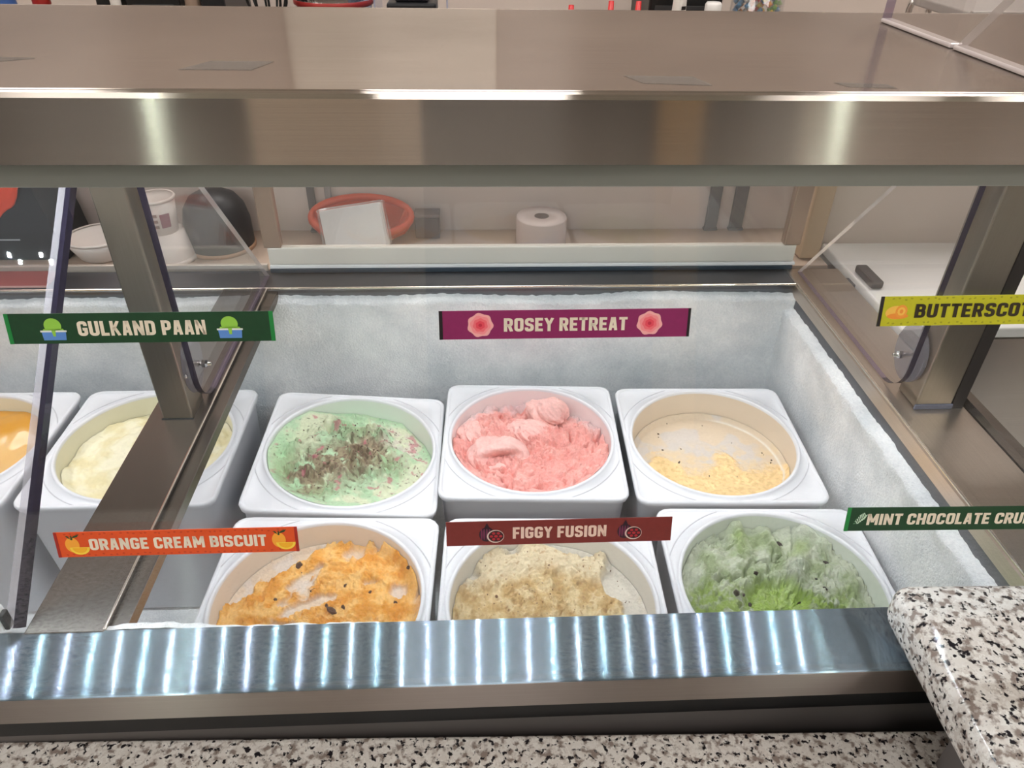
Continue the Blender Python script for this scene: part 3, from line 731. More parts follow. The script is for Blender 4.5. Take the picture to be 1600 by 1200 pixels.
ex = [blob((-0.44*k1, -0.20*k1, -0.019), 0.032, 3, 0.13, 1.3, ((0.22, -1, 0.62), 0.72, 0.62, 0.30), PK, (1.25, 0.95, 0.80)),
      blob((-0.02*k1, 0.34*k1, -0.022), 0.024, 11, 0.26, 1.3, None, PK, (1.2, 0.85, 0.62)),
      blob((0.24*k1, 0.66*k1, -0.014), 0.026, 21, 0.24, 1.3, None, PK, (1.1, 0.75, 0.85)),
      blob((-0.76*k1, 0.30*k1, -0.024), 0.020, 31, 0.28, 1.3, None, PK, (1.05, 1.0, 0.7)),
      blob((-0.60*k1, 0.58*k1, -0.026), 0.015, 41, 0.30, 1.4, None, (244, 186, 178), (1.3, 0.8, 0.7)),
      blob((0.16*k1, 0.46*k1, -0.026), 0.016, 47, 0.32, 1.6, None, (244, 184, 174), (1.2, 0.8, 0.7)),
      blob((-0.2*k1, 0.02*k1, -0.026), 0.014, 51, 0.34, 1.6, None, (244, 184, 176), (1.0, 1.2, 0.6)),
      blob((-0.86*k1, -0.05*k1, -0.028), 0.011, 57, 0.3, 1.6, None, (240, 170, 160), (1.4, 0.8, 0.6)),
      blob((0.68*k1, 0.42*k1, -0.029), 0.012, 45, 0.34, 1.6, None, (242, 178, 168), (1.4, 0.8, 0.5))]
ice_pink = ice('ice_cream', 'pink ice cream with curled scoops below the ROSEY RETREAT strip', tub_pink, h_pink, c_pink, M_cream_rough, extra=ex)

# --- nearly empty (back right)
def m_right(x, y):
    e = y+0.10*fbm(x, y, 3, 4, 71)+0.06*fbm(x, y, 11, 3, 70)-0.34*gb(x, y*0, 0.22, 0, 0.16, 1)-0.30*gb(x, y*0, -0.62, 0, 0.22, 1)+0.12*gb(x, y*0, -0.2, 0, 0.2, 1)
    return sst(0.0, -0.26, e)
def h_right(x, y):
    m = m_right(x, y); r = np.hypot(x, y)
    h = -0.045+0.0012*fbm(x, y, 1.6, 3, 74)+m*(0.0035+0.0035*torn(x, y, 4, 72)+0.0014*crumbs(x, y, 14, 73))+0.010*sst(0.3, 1.0, -y)
    return h+0.008*sst(0.93, 1.0, r)
def c_right(x, y, h):
    m = m_right(x, y); n = fbm(x, y, 6, 4, 75)
    c = np.repeat(L((218, 200, 176))[None, :], len(x), 0)
    c = mixc(c, L((208, 201, 196)), 0.85*sst(0.0, 0.3, fbm(x, y, 1.8, 3, 78)+0.25*gb(x, y, 0.0, 0.3, 0.4, 0.3)))
    c = mixc(c, L((226, 202, 160)), 0.6*sst(-0.1, 0.3, n)*sst(0.6, 0.1, y))
    c = mixc(c, L((236, 204, 150)), m)
    c = mixc(c, L((246, 214, 160)), m*sst(0, 0.4, n))
    c = mixc(c, L((214, 182, 128)), m*0.7*sst(0.1, 0.4, fbm(x, y, 14, 3, 79)))
    c = mixc(c, L((236, 230, 220)), 0.9*np.exp(-((np.hypot(x, y)-0.945)/0.010)**2)*sst(0.1, 0.4, x))
    return np.clip(c, 0, 1)
ice_right = ice('ice_cream', 'last scrapings of beige ice cream in the nearly empty tub', tub_right, h_right, c_right, M_cream_soft)
chips(ice_right, [(-0.38, 0.02, 0.0022), (-0.55, 0.62, 0.0018), (-0.56, 0.55, 0.0011), (-0.39, 0.84, 0.001), (0.1, 0.8, 0.001), (0.78, 0.22, 0.0014), (0.86, 0.07, 0.0015), (0.83, 0.0, 0.0015), (0.79, 0.18, 0.001), (-0.55, 0.28, 0.0014), (-0.3, 0.3, 0.0012), (0.42, 0.42, 0.001), (-0.05, -0.27, 0.0012), (0.3, -0.3, 0.001)], h_right, plain('spice_specks', (70, 52, 40), 0.6), 'spice_specks', seed=9)

# --- orange (front left)
def m_or(x, y):
    n = fbm(x, y, 3.2, 5, 81)
    a = sst(0.10, -0.08, np.hypot((x-0.36)/0.72, (y-0.22)/0.74)-0.93+0.22*n)
    s_ = 0
    for (px, py, rot, ln, wd) in ((-0.50, 0.42, 0.85, 0.55, 0.13), (-0.22, 0.72, 0.7, 0.35, 0.09), (-0.72, 0.10, 0.9, 0.40, 0.16), (-0.45, 0.02, 0.3, 0.5, 0.10)):
        s_ = s_+gb(x, y, px, py, ln, wd, rot)
    a = np.maximum(a, sst(0.30, 0.48, s_+0.42*fbm(x, y, 4.5, 4, 82)))
    hole = gb(x, y, -0.18, 0.16, 0.34, 0.07, 0.5)+gb(x, y, -0.28, 0.52, 0.26, 0.06, 0.8)+gb(x, y, 0.74, 0.34, 0.10, 0.10)+gb(x, y, 0.42, 0.46, 0.12, 0.04)*0.6
    return a*(1-0.95*sst(0.35, 0.6, hole+0.25*fbm(x, y, 7, 4, 83)))
def h_orange(x, y):
    m = m_or(x, y); r = np.hypot(x, y)
    ring = np.exp(-((np.hypot(x-0.3, (y-0.12)*1.1)-0.46+0.05*fbm(x, y, 5, 3, 88))/0.06)**2)*sst(-0.1, 0.3, y)
    h = -0.036+m*(0.0030+0.004*gb(x, y, 0.35, 0.78, 0.5, 0.14)+0.0035*ring+0.0062*torn(x, y, 4.2, 84)+0.0022*torn(x, y, 11, 89)+0.0022*crumbs(x, y, 15, 85)-0.003*cracks(x, y, 5, 80))
    h = h-0.003*gb(x, y, 0.3, 0.32, 0.28, 0.2)*m+0.012*sst(0.9, 1.0, r)*m*sst(0.2, 0.5, x)
    return h+0.005*sst(0.94, 1, r)
def c_orange(x, y, h):
    m = m_or(x, y); n = fbm(x, y, 6, 4, 86)
    c = np.repeat(L((224, 203, 180))[None, :], len(x), 0)
    c = mixc(c, L((222, 208, 196)), sst(0, 0.3, fbm(x, y, 3, 3, 87)))
    o = np.repeat(L((236, 174, 84))[None, :], len(x), 0)
    o = mixc(o, L((244, 194, 116)), sst(0.0, 0.4, n)); o = mixc(o, L((226, 154, 54)), sst(0.05, 0.45, -n))
    c = c*(1-m[:, None])+o*m[:, None]
    sm = np.clip(gb(x, y, 0.38, 0.97, 0.3, 0.06)+gb(x, y, 0.86, 0.55, 0.06, 0.25), 0, 1)
    c = mixc(c, L((234, 176, 80)), sm*0.9)
    return np.clip(c, 0, 1)
ice_orange = ice('ice_cream', 'orange ice cream with chocolate chunks, front row left', tub_orange, h_orange, c_orange, M_cream_rough)
M_chunk = plain('brown_chocolate', (74, 44, 26), 0.5)
chips(ice_orange, [(-0.38, 0.68, 0.0044), (-0.33, 0.58, 0.0018), (-0.15, 0.34, 0.0036), (0.17, 0.41, 0.003), (0.45, 0.33, 0.0022), (0.84, 0.52, 0.0034), (0.73, 0.18, 0.0034), (0.09, 0.1, 0.0060), (0.2, 0.13, 0.003), (-0.52, 0.22, 0.0024), (0.02, 0.16, 0.0026), (0.5, -0.2, 0.004), (-0.2, -0.4, 0.004)], lambda x, y: h_orange(x, y)-0.001, M_chunk, 'chocolate_chunks', seed=5)

# --- fig (front middle)
def m_fig(x, y):
    return sst(0.10, -0.06, np.hypot((x+0.06)/0.99, (y-0.0)/0.99)-0.99+0.14*fbm(x, y, 3, 4, 91)+0.6*gb(x, y, 0.70, 0.42, 0.13, 0.15)+0.45*gb(x, y, 0.45, 0.96, 0.35, 0.07)+0.3*gb(x, y, 0.85, 0.2, 0.08, 0.2))
def h_fig(x, y):
    m = m_fig(x, y)
    e = y-0.62+0.30*np.abs(x)+0.10*fbm(x, y, 4, 4, 92)-0.10*gb(x, y*0, -0.32, 0, 0.2, 1)+0.16*gb(x, y*0, 0.02, 0, 0.06, 1)
    ter = 1/(1+np.exp(-e*26))                                   # terrace left by the scoop
    h = -0.039+m*(0.0035+0.0075*ter+0.0055*torn(x, y, 4.5, 93)+0.0024*torn(x, y, 12, 99)+0.0032*crumbs(x, y, 13, 94)-0.0035*cracks(x, y, 4.5, 98))+0.002*fbm(x, y, 2, 3, 97)*m
    return h+0.006*sst(0.92, 1, np.hypot(x, y))
def c_fig(x, y, h):
    m = m_fig(x, y); n = fbm(x, y, 6, 4, 95); n2 = fbm(x, y, 17, 3, 96)
    c = np.repeat(L((214, 207, 194))[None, :], len(x), 0)
    o = np.repeat(L((208, 180, 130))[None, :], len(x), 0)
    o = mixc(o, L((222, 200, 156)), sst(0.0, 0.4, n)); o = mixc(o, L((192, 158, 104)), sst(0.05, 0.4, -n)*0.8)
    o = mixc(o, L((224, 210, 180)), 0.75*sst(0.52, 0.72, y+0.3*np.abs(x)))
    o = mixc(o, L((176, 138, 94)), 0.6*sst(0.48, 0.66, n2))
    c = c*(1-m[:, None])+o*m[:, None]
    return np.clip(c, 0, 1)
ice_fig = ice('ice_cream', 'tan fig ice cream with fine seeds, front row middle', tub_fig, h_fig, c_fig, M_cream_rough)
rnd = random.Random(8)
chips(ice_fig, [(-0.56, 0.28, 0.0024)]+[(rnd.uniform(-0.85, 0.85), rnd.uniform(0.1, 0.85), rnd.uniform(0.0005, 0.0010)) for _ in range(70)], h_fig, plain('fig_seeds', (112, 80, 56), 0.6), 'fig_seeds', seed=6)

# --- mint (front right)
MR = [(-0.22, 0.90, 0.11, 0.26, 0.1, 0.009), (-0.58, 0.64, 0.17, 0.20, 0.3, 0.008), (0.48, 0.86, 0.12, 0.16, 0, 0.008), (0.33, 0.46, 0.11, 0.24, -0.6, 0.010), (0.64, 0.74, 0.22, 0.18, 0, 0.008), (0.14, 0.78, 0.07, 0.18, 0.2, 0.008), (-0.74, 0.34, 0.18, 0.12, 0.3, 0.007), (0.74, 0.34, 0.3, 0.14, -0.3, 0.007), (-0.30, 0.52, 0.12, 0.10, 0.5, 0.005)]
def hol_mint(x, y):
    d = np.hypot((x-0.03)/0.34, (y-0.06)/0.30)+0.16*fbm(x, y, 4, 3, 107)
    return sst(1.05, 0.80, d)
def h_mint(x, y):
    r = np.hypot(x, y)
    h = -0.034+0.004*fbm(x, y, 2.0, 3, 101)+0.0070*torn(x, y, 3.4, 102)+0.0026*torn(x, y, 10, 109)-0.010*cracks(x, y, 2.6, 110, 0.07)-0.004*cracks(x, y, 6, 108)
    for cx_, cy_, sx_, sy_, ro, am in MR: h = h+1.5*am*gb(x, y, cx_, cy_, sx_, sy_, ro, 3)
    h = h+0.008*gb(x, y, -0.45, 0.24, 0.34, 0.10)-0.013*hol_mint(x, y)+(0.0045*torn(x, y, 6, 103)*sst(0.55, 0.3, y)+0.0026*crumbs(x, y, 13, 104))*(1-0.8*hol_mint(x, y))
    return h+0.010*sst(0.88, 1.0, r)*sst(0.2, 0.6, y)-0.006*gb(x, y, -0.75, 0.85, 0.2, 0.14)
def c_mint(x, y, h):
    n = fbm(x, y, 4, 4, 105); n2 = fbm(x, y, 12, 4, 106); r = np.hypot(x, y)
    c = np.repeat(L((176, 186, 156))[None, :], len(x), 0)
    n = 0.6*n+0.5*torn(x, y, 3.4, 102)-0.25; c = mixc(c, L((196, 201, 182)), 0.8*sst(0.0, 0.3, n)); c = mixc(c, L((146, 160, 120)), 0.85*sst(0.05, 0.3, -n))
    g = sst(0.30, 0.08, y+0.20*n+0.14*n2)*sst(0.95, 0.6, x)
    c = mixc(c, L((146, 170, 82)), g*sst(-0.6, 0.1, n2)*0.9)
    c = mixc(c, L((168, 194, 98)), 0.95*hol_mint(x, y)*(0.75+0.25*sst(-0.2, 0.3, n2)))
    c = mixc(c, L((152, 172, 104)), 0.85*np.clip(gb(x, y, -0.22, 0.92, 0.10, 0.26, 0.1)+gb(x, y, 0.42, 0.64, 0.08, 0.14, -0.4)+0.6*gb(x, y, 0.15, 1.0, 0.2, 0.06), 0, 1))
    c = mixc(c, L((204, 208, 202)), 0.8*np.clip(gb(x, y, 0.48, 0.88, 0.10, 0.12)+0.5*gb(x, y, 0.33, 0.45, 0.08, 0.16, -0.6), 0, 1))
    c = mixc(c, L((194, 200, 180)), 0.7*sst(0.88, 0.97, r))
    return np.clip(c, 0, 1)
ice_mint = ice('ice_cream', 'frosted green mint ice cream with chocolate chunks, front row right', tub_mint, h_mint, c_mint, M_cream_rough)
chips(ice_mint, [(0.26, 0.80, 0.0046), (0.7, 0.52, 0.0040), (0.66, 0.50, 0.003), (-0.13, 0.38, 0.0036), (0.3, 0.12, 0.0034), (0.55, 0.18, 0.0034), (-0.42, 0.11, 0.0045), (-0.34, 0.1, 0.003), (-0.25, 0.08, 0.0032), (0.5, 0.3, 0.002), (0.1, -0.3, 0.004)], h_mint, M_choc, 'chocolate_chunks', seed=15)

# --- cream (under the left rail)
def h_cream(x, y):
    h = -0.030+0.012*gb(x, y, -0.1, 0.35, 0.6, 0.35, 0.3)+0.005*fbm(x, y, 2.5, 4, 111)+0.002*ridged(x, y, 5, 3, 112)
    h = h-0.012*gb(x, y, 0.0, -0.55, 0.5, 0.25, 0.15, 4)+0.006*gb(x, y, 0.1, 0.75, 0.3, 0.14, 0.5)
    return h+0.010*sst(0.9, 1, np.hypot(x, y))*sst(0, 0.5, -y)
def c_cream(x, y, h):
    n = fbm(x, y, 4, 4, 115)
    c = np.repeat(L((236, 228, 192))[None, :], len(x), 0)
    c = mixc(c, L((242, 236, 208)), sst(-0.1, 0.3, n)); c = mixc(c, L((224, 206, 148)), 0.8*gb(x, y, 0.0, -0.6, 0.5, 0.22, 0.15, 4)+0.35*sst(0.2, 0.5, -n))
    return np.clip(c, 0, 1)
ice_cream_ = ice('ice_cream', 'pale cream ice cream in the tub under the left divider rail', tub_cream, h_cream, c_cream, M_cream_soft)
def h_yel(x, y): return -0.026+0.012*gb(x, y, 0.35, 0.55, 0.55, 0.4)+0.003*fbm(x, y, 1.5, 3, 121)
def c_yel(x, y, h):
    c = np.repeat(L((232, 188, 120))[None, :], len(x), 0)
    return mixc(c, L((214, 150, 24)), sst(0.15, 0.45, y-0.1+0.2*fbm(x, y, 2, 3, 122)))
M_yel = attr_mat('glossy_yellow_topping', 0.12, 0.02, 60, 0.03)
ice_yel = ice('ice_cream', 'glossy amber topped ice cream in the tub at the far left', tub_yellow, h_yel, c_yel, M_yel, 50, 120)

# ------------------------------------------------------------------ flavour strips
LT = 0.2
def _bowl(x0, x1, y0, y1): return [(x0, y1), (x1, y1), (x1, y0), (x0, y0)]
GL = {
 'A': (0.54, [([(0.10, 0), (0.225, 1)], 0), ([(0.44, 0), (0.315, 1)], 0), ([(0.17, 0.28), (0.37, 0.28)], 0), ([(0.2, 0.92), (0.34, 0.92)], 0)]),
 'B': (0.54, [([(0.1, 0), (0.1, 1)], 0), (_bowl(0.1, 0.42, 0.52, 0.9), 1), (_bowl(0.1, 0.44, 0.1, 0.52), 1)]),
 'C': (0.54, [([(0.44, 0.64), (0.44, 0.9), (0.1, 0.9), (0.1, 0.1), (0.44, 0.1), (0.44, 0.36)], 1)]),
 'D': (0.54, [([(0.1, 0), (0.1, 1)], 0), (_bowl(0.1, 0.44, 0.1, 0.9), 1)]),
 'E': (0.48, [([(0.1, 0), (0.1, 1)], 0), ([(0.1, 0.9), (0.46, 0.9)], 0), ([(0.1, 0.5), (0.42, 0.5)], 0), ([(0.1, 0.1), (0.46, 0.1)], 0)]),
 'F': (0.46, [([(0.1, 0), (0.1, 1)], 0), ([(0.1, 0.9), (0.45, 0.9)], 0), ([(0.1, 0.48), (0.41, 0.48)], 0)]),
 'G': (0.54, [([(0.44, 0.68), (0.44, 0.9), (0.1, 0.9), (0.1, 0.1), (0.44, 0.1), (0.44, 0.44)], 1), ([(0.54, 0.46), (0.27, 0.46)], 0)]),
 'H': (0.56, [([(0.1, 0), (0.1, 1)], 0), ([(0.46, 0), (0.46, 1)], 0), ([(0.1, 0.5), (0.46, 0.5)], 0)]),
 'I': (0.2, [([(0.1, 0), (0.1, 1)], 0)]),
 'K': (0.55, [([(0.1, 0), (0.1, 1)], 0), ([(0.16, 0.38), (0.45, 1)], 0), ([(0.23, 0.58), (0.46, 0)], 0)]),
 'L': (0.45, [([(0.1, 0), (0.1, 1)], 0), ([(0.1, 0.1), (0.44, 0.1)], 0)]),
 'M': (0.72, [([(0.1, 0), (0.1, 1)], 0), ([(0.62, 0), (0.62, 1)], 0), ([(0.12, 1), (0.36, 0.25)], 0), ([(0.6, 1), (0.36, 0.25)], 0)]),
 'N': (0.58, [([(0.1, 0), (0.1, 1)], 0), ([(0.48, 0), (0.48, 1)], 0), ([(0.1, 0.97), (0.48, 0.03)], 0)]),
 'O': (0.54, [([(0.27, 0.9), (0.1, 0.9), (0.1, 0.1), (0.44, 0.1), (0.44, 0.9), (0.27, 0.9)], 1)]),
 'P': (0.52, [([(0.1, 0), (0.1, 1)], 0), (_bowl(0.1, 0.42, 0.42, 0.9), 1)]),
 'R': (0.54, [([(0.1, 0), (0.1, 1)], 0), (_bowl(0.1, 0.43, 0.46, 0.9), 1), ([(0.3, 0.48), (0.45, 0)], 0)]),
 'S': (0.53, [([(0.43, 0.7), (0.43, 0.9), (0.1, 0.9), (0.1, 0.53), (0.43, 0.47), (0.43, 0.1), (0.1, 0.1), (0.1, 0.3)], 1)]),
 'T': (0.5, [([(0.0, 0.9), (0.5, 0.9)], 0), ([(0.25, 0), (0.25, 1)], 0)]),
 'U': (0.54, [([(0.1, 1), (0.1, 0.1), (0.44, 0.1), (0.44, 1)], 1)]),
 'Y': (0.54, [([(0.07, 1), (0.27, 0.5)], 0), ([(0.47, 1), (0.27, 0.5)], 0), ([(0.27, 0.58), (0.27, 0)], 0)]),
}
def round_poly(p, r=0.15, n=4):
    out = [Vector(p[0])]
    for i in range(1, len(p)-1):
        a, b, c = Vector(p[i-1]), Vector(p[i]), Vector(p[i+1])
        d1 = (a-b); d2 = (c-b); rr = min(r, d1.length*0.5, d2.length*0.5)
        s, e = b+d1.normalized()*rr, b+d2.normalized()*rr
        for k in range(n+1):
            t = k/n; out.append(s*(1-t)**2+b*2*t*(1-t)+e*t*t)
    out.append(Vector(p[-1])); return out
def stroke(pts, t):
    pts = [Vector(q) for q in pts]; L_, R_ = [], []
    for i, q in enumerate(pts):
        d = Vector((0, 0))
        if i: d += (q-pts[i-1]).normalized()
        if i < len(pts)-1: d += (pts[i+1]-q).normalized()
        d.normalize(); nrm = Vector((-d.y, d.x)); k = 1.0
        if 0 < i < len(pts)-1:
            e = (q-pts[i-1]).normalized(); k = 1/max(0.5, abs(nrm.dot(Vector((-e.y, e.x)))))
        L_.append(q+nrm*t/2*k); R_.append(q-nrm*t/2*k)
    return [(L_[i], R_[i], R_[i+1], L_[i+1]) for i in range(len(pts)-1)]
def text_quads(s):
    x = 0; qs = []
    for ch in s:
        if ch == ' ': x += 0.26; continue
        wd, strokes = GL[ch]
        for pts, rnd_ in strokes:
            pp = round_poly(pts) if rnd_ else pts
            tt = LT*(0.92 if ch in 'AKMNY' and not rnd_ else 1.0)
            for q in stroke(pp, tt): qs.append([(v.x+x, min(1, max(0, v.y))) for v in q])
        x += wd+0.075
    return qs, x-0.075
FLAT = {}
def flat(name, col, rough=0.45, var=0.0):
    if (name) not in FLAT: FLAT[name] = plain(name, col, rough, var=var, vscale=260)
    return FLAT[name]
def strip_thing(label, x0, x1, u0, u1, ang):
    t = thing('flavour_strip', label, 'sign', tuple(gp((x0+x1)/2, (u0+u1)/2)), 'flavour strips on the front glass')
    xc, uc = (x0+x1)/2, (u0+u1)/2
    def P(a, b, off):           # a along the strip in units of its height from its left end, b up 0..1
        X, Uu = x0+a*(u1-u0)-xc, u0+b*(u1-u0)-uc
        return gp(xc+X*cos(ang)-Uu*sin(ang), uc+X*sin(ang)+Uu*cos(ang), off)
    asp = (x1-x0)/(u1-u0)
    return t, P, asp
def poly_part(t, P, name, polys, mat, off):
    V = []; F = []
    for pl in polys:
        b = len(V); V += [P(a, c, off) for a, c in pl]; F.append(tuple(range(b, b+len(pl))))
    return mesh(name, V, F, mat, t)
def backing(t, P, a0, a1, mat, name='strip', off=0.0006):
    V = [P(a0, 0, 0.0001), P(a1, 0, 0.0001), P(a1, 1, 0.0001), P(a0, 1, 0.0001), P(a0, 0, off), P(a1, 0, off), P(a1, 1, off), P(a0, 1, off)]
    return mesh(name, V, [(0,3,2,1), (4,5,6,7), (0,1,5,4), (1,2,6,5), (2,3,7,6), (3,0,4,7)], mat, t)
def lettering(t, P, s, a0, a1, b0, b1, mat, off=0.0009):
    qs, wd = text_quads(s); sx = (a1-a0)/wd; hh = b1-b0
    return poly_part(t, P, 'lettering', [[(a0+x*sx, b0+y*hh) for x, y in q] for q in qs], mat, off)
def disc(cx, cy, rx, ry, n=24, wob=0.0, k=5, ph=0.0, a0=0, a1=2*pi):
    m = n if abs(a1-a0-2*pi) < 1e-6 else n+1
    return [(cx+rx*(1+wob*cos(k*(a0+(a1-a0)*i/n)+ph))*cos(a0+(a1-a0)*i/n), cy+ry*(1+wob*cos(k*(a0+(a1-a0)*i/n)+ph))*sin(a0+(a1-a0)*i/n)) for i in range(m)]
M_let = flat('cream_lettering', (238, 224, 204)); M_letd = flat('brown_black_lettering', (48, 36, 14))
def motifs(t, P, asp, mat, seed):
    r = random.Random(seed); polys = []
    n = int(asp*4)
    for i in range(n):
        for b in (0.09, 0.91):
            a = 0.3+(asp-0.6)*(i+r.random()*0.5)/n
            polys.append(disc(a, b+r.uniform(-0.03, 0.03), 0.05, 0.035, 5, 0.2, 2, r.random()*6))
    return stuff(poly_part(t, P, 'printed_motifs', polys, mat, 0.00075))

# GULKAND PAAN
t, P, asp = strip_thing('dark green strip reading GULKAND PAAN on the front glass', -0.2835, -0.1240, 0.2748, 0.2938, radians(0.1))
backing(t, P, 0, asp, flat('deep_green_print', (12, 62, 30), var=0.25))
for a0, a1 in ((0, 0.13), (asp-0.13, asp)): backing(t, P, a0, a1, flat('bright_green_print', (18, 130, 58)), 'strip_end', 0.0008)
lettering(t, P, 'GULKAND PAAN', asp*0.262, asp*0.742, 0.25, 0.74, M_let)
for ca in (asp*0.172, asp*0.832):
    poly_part(t, P, 'scoop_picture', [disc(ca, 0.60, 0.27, 0.25), [(ca-0.36, 0.42), (ca+0.36, 0.42), (ca+0.3, 0.5), (ca-0.3, 0.5)]], flat('lime_print', (150, 206, 74)), 0.0009)
    poly_part(t, P, 'cup_picture', [[(ca-0.35, 0.12), (ca+0.35, 0.12), (ca+0.38, 0.42), (ca-0.38, 0.42)]], flat('blue_cup_print', (92, 140, 214)), 0.0010)
    poly_part(t, P, 'cup_rim_picture', [[(ca-0.41, 0.39), (ca+0.41, 0.39), (ca+0.41, 0.45), (ca-0.41, 0.45)]], flat('white_print', (226, 230, 226)), 0.0011)
    poly_part(t, P, 'drip_picture', [[(ca-0.03, 0.25), (ca+0.05, 0.25), (ca+0.07, 0.46), (ca-0.06, 0.46)]], flat('lime_print', (150, 206, 74)), 0.0012)
# ROSEY RETREAT
t, P, asp = strip_thing('magenta strip reading ROSEY RETREAT with two roses on the front glass', -0.0229, 0.1352, 0.2745, 0.2930, radians(0.1))
backing(t, P, 0, asp, flat('magenta_print', (140, 32, 92), var=0.12))
for a0, a1 in ((0, 0.12), (asp-0.09, asp)): backing(t, P, a0, a1, flat('black_print', (26, 14, 20)), 'strip_end', 0.0008)
lettering(t, P, 'ROSEY RETREAT', asp*0.255, asp*0.747, 0.26, 0.73, M_let)
for ca, ph in ((asp*0.162, 0.5), (asp*0.836, 1.2)):
    for rr, cc, q in ((0.42, (250, 176, 176), 0), (0.33, (250, 148, 152), 1), (0.24, (246, 112, 122), 2), (0.15, (238, 76, 94), 3), (0.06, (206, 40, 66), 4)):
        poly_part(t, P, 'rose_picture', [disc(ca, 0.5, rr*1.02, rr*0.98, 36, 0.06, 7-q % 2, ph+q*0.7)], flat('rose_print_%d' % q, cc), 0.0009+q*0.00006)
# ORANGE CREAM BISCUIT
t, P, asp = strip_thing('orange strip reading ORANGE CREAM BISCUIT on the front glass', -0.2873, -0.1247, 0.1215, 0.1411, radians(0.08))
backing(t, P, 0, asp, flat('orange_print', (226, 82, 26), var=0.08))
for a0, a1 in ((0, 0.10), (asp-0.10, asp)): backing(t, P, a0, a1, flat('dark_red_print', (166, 34, 20)), 'strip_end', 0.0008)
motifs(t, P, asp, flat('orange_motif_print', (200, 62, 20)), 3)
lettering(t, P, 'ORANGE CREAM BISCUIT', asp*0.137, asp*0.868, 0.27, 0.73, M_let)
for ca in (asp*0.08, asp*0.932):
    poly_part(t, P, 'orange_picture', [disc(ca-0.1, 0.50, 0.24, 0.30)], flat('orange_fruit_print', (250, 168, 52)), 0.0009)
    poly_part(t, P, 'slice_picture', [disc(ca+0.13, 0.40, 0.34, 0.30, 20, a0=pi, a1=2*pi)], flat('yellow_slice_print', (252, 214, 70)), 0.00096)
    poly_part(t, P, 'slice_flesh_picture', [disc(ca+0.13, 0.38, 0.25, 0.21, 20, a0=pi, a1=2*pi)], flat('amber_slice_print', (246, 180, 36)), 0.00102)
    poly_part(t, P, 'leaf_picture', [[(ca-0.08, 0.76), (ca+0.0, 0.86), (ca+0.2, 0.93), (ca+0.12, 0.82)], [(ca-0.1, 0.72), (ca-0.2, 0.86), (ca-0.28, 0.86), (ca-0.2, 0.78)], [(ca-0.12, 0.7), (ca-0.05, 0.7), (ca-0.07, 0.88), (ca-0.1, 0.88)]], flat('leaf_print', (34, 70, 34)), 0.0010)
# FIGGY FUSION
t, P, asp = strip_thing('maroon strip reading FIGGY FUSION with cut figs on the front glass', -0.0227, 0.1359, 0.1227, 0.1420, radians(0.1))
backing(t, P, 0, asp, flat('maroon_print', (122, 42, 38), var=0.12))
lettering(t, P, 'FIGGY FUSION', asp*0.292, asp*0.708, 0.26, 0.74, flat('pinkish_lettering', (236, 204, 188)))
for ca in (asp*0.195, asp*0.808):
    poly_part(t, P, 'fig_picture', [disc(ca-0.14, 0.46, 0.28, 0.30, 24)+[], [(ca-0.26, 0.68), (ca-0.02, 0.68), (ca-0.12, 0.92), (ca-0.15, 0.92)]], flat('fig_outline_print', (44, 20, 32)), 0.0009)
    poly_part(t, P, 'fig_skin_picture', [disc(ca-0.14+dx, 0.47, 0.035, 0.24, 12) for dx in (-0.19, -0.1, 0.0, 0.1)], flat('fig_purple_print', (112, 40, 74)), 0.00095)
    poly_part(t, P, 'fig_rim_picture', [disc(ca+0.17, 0.38, 0.31, 0.27)], flat('fig_white_print', (222, 200, 190)), 0.0010)
    poly_part(t, P, 'fig_back_picture', [disc(ca+0.19, 0.385, 0.275, 0.235)], flat('fig_dark_print', (60, 18, 26)), 0.00105)
    r = random.Random(2); poly_part(t, P, 'fig_flesh_picture', [disc(ca+0.19+0.17*cos(q*1.05), 0.385+0.14*sin(q*1.05), 0.065, 0.055, 7) for q in range(6)]+[disc(ca+0.19, 0.385, 0.07, 0.06, 7)], flat('fig_flesh_print', (176, 40, 50)), 0.0011)
# BUTTERSCOTCH
t, P, asp = strip_thing('lime yellow strip reading BUTTERSCOTCH on the front glass', 0.2567, 0.4183, 0.2804, 0.2999, radians(0.3))
backing(t, P, 0, asp, flat('lime_yellow_print', (196, 192, 28), var=0.08))
backing(t, P, 0, 0.11, flat('black_print', (26, 14, 20)), 'strip_end', 0.0008)
motifs(t, P, asp, flat('lime_motif_print', (160, 158, 22)), 5)
lettering(t, P, 'BUTTERSCOTCH', 1.20, 5.95, 0.27, 0.74, M_letd)
for ca in (0.62, asp-0.6):
    poly_part(t, P, 'butter_curl_picture', [disc(ca-0.05, 0.46, 0.36, 0.23)], flat('butter_print', (250, 196, 84)), 0.0009)
    poly_part(t, P, 'butter_shade_picture', [disc(ca+0.02, 0.34, 0.36, 0.10)], flat('butter_orange_print', (244, 150, 54)), 0.00094)
    poly_part(t, P, 'butter_end_picture', [disc(ca+0.12, 0.5, 0.20, 0.22)], flat('butter_deep_print', (246, 158, 60)), 0.00098)
    poly_part(t, P, 'butter_swirl_picture', [disc(ca+0.12, 0.5, 0.13, 0.14)], flat('butter_print', (250, 196, 84)), 0.00102)
    poly_part(t, P, 'butter_core_picture', [disc(ca+0.12, 0.5, 0.06, 0.07)], flat('butter_orange_print', (244, 150, 54)), 0.00106)
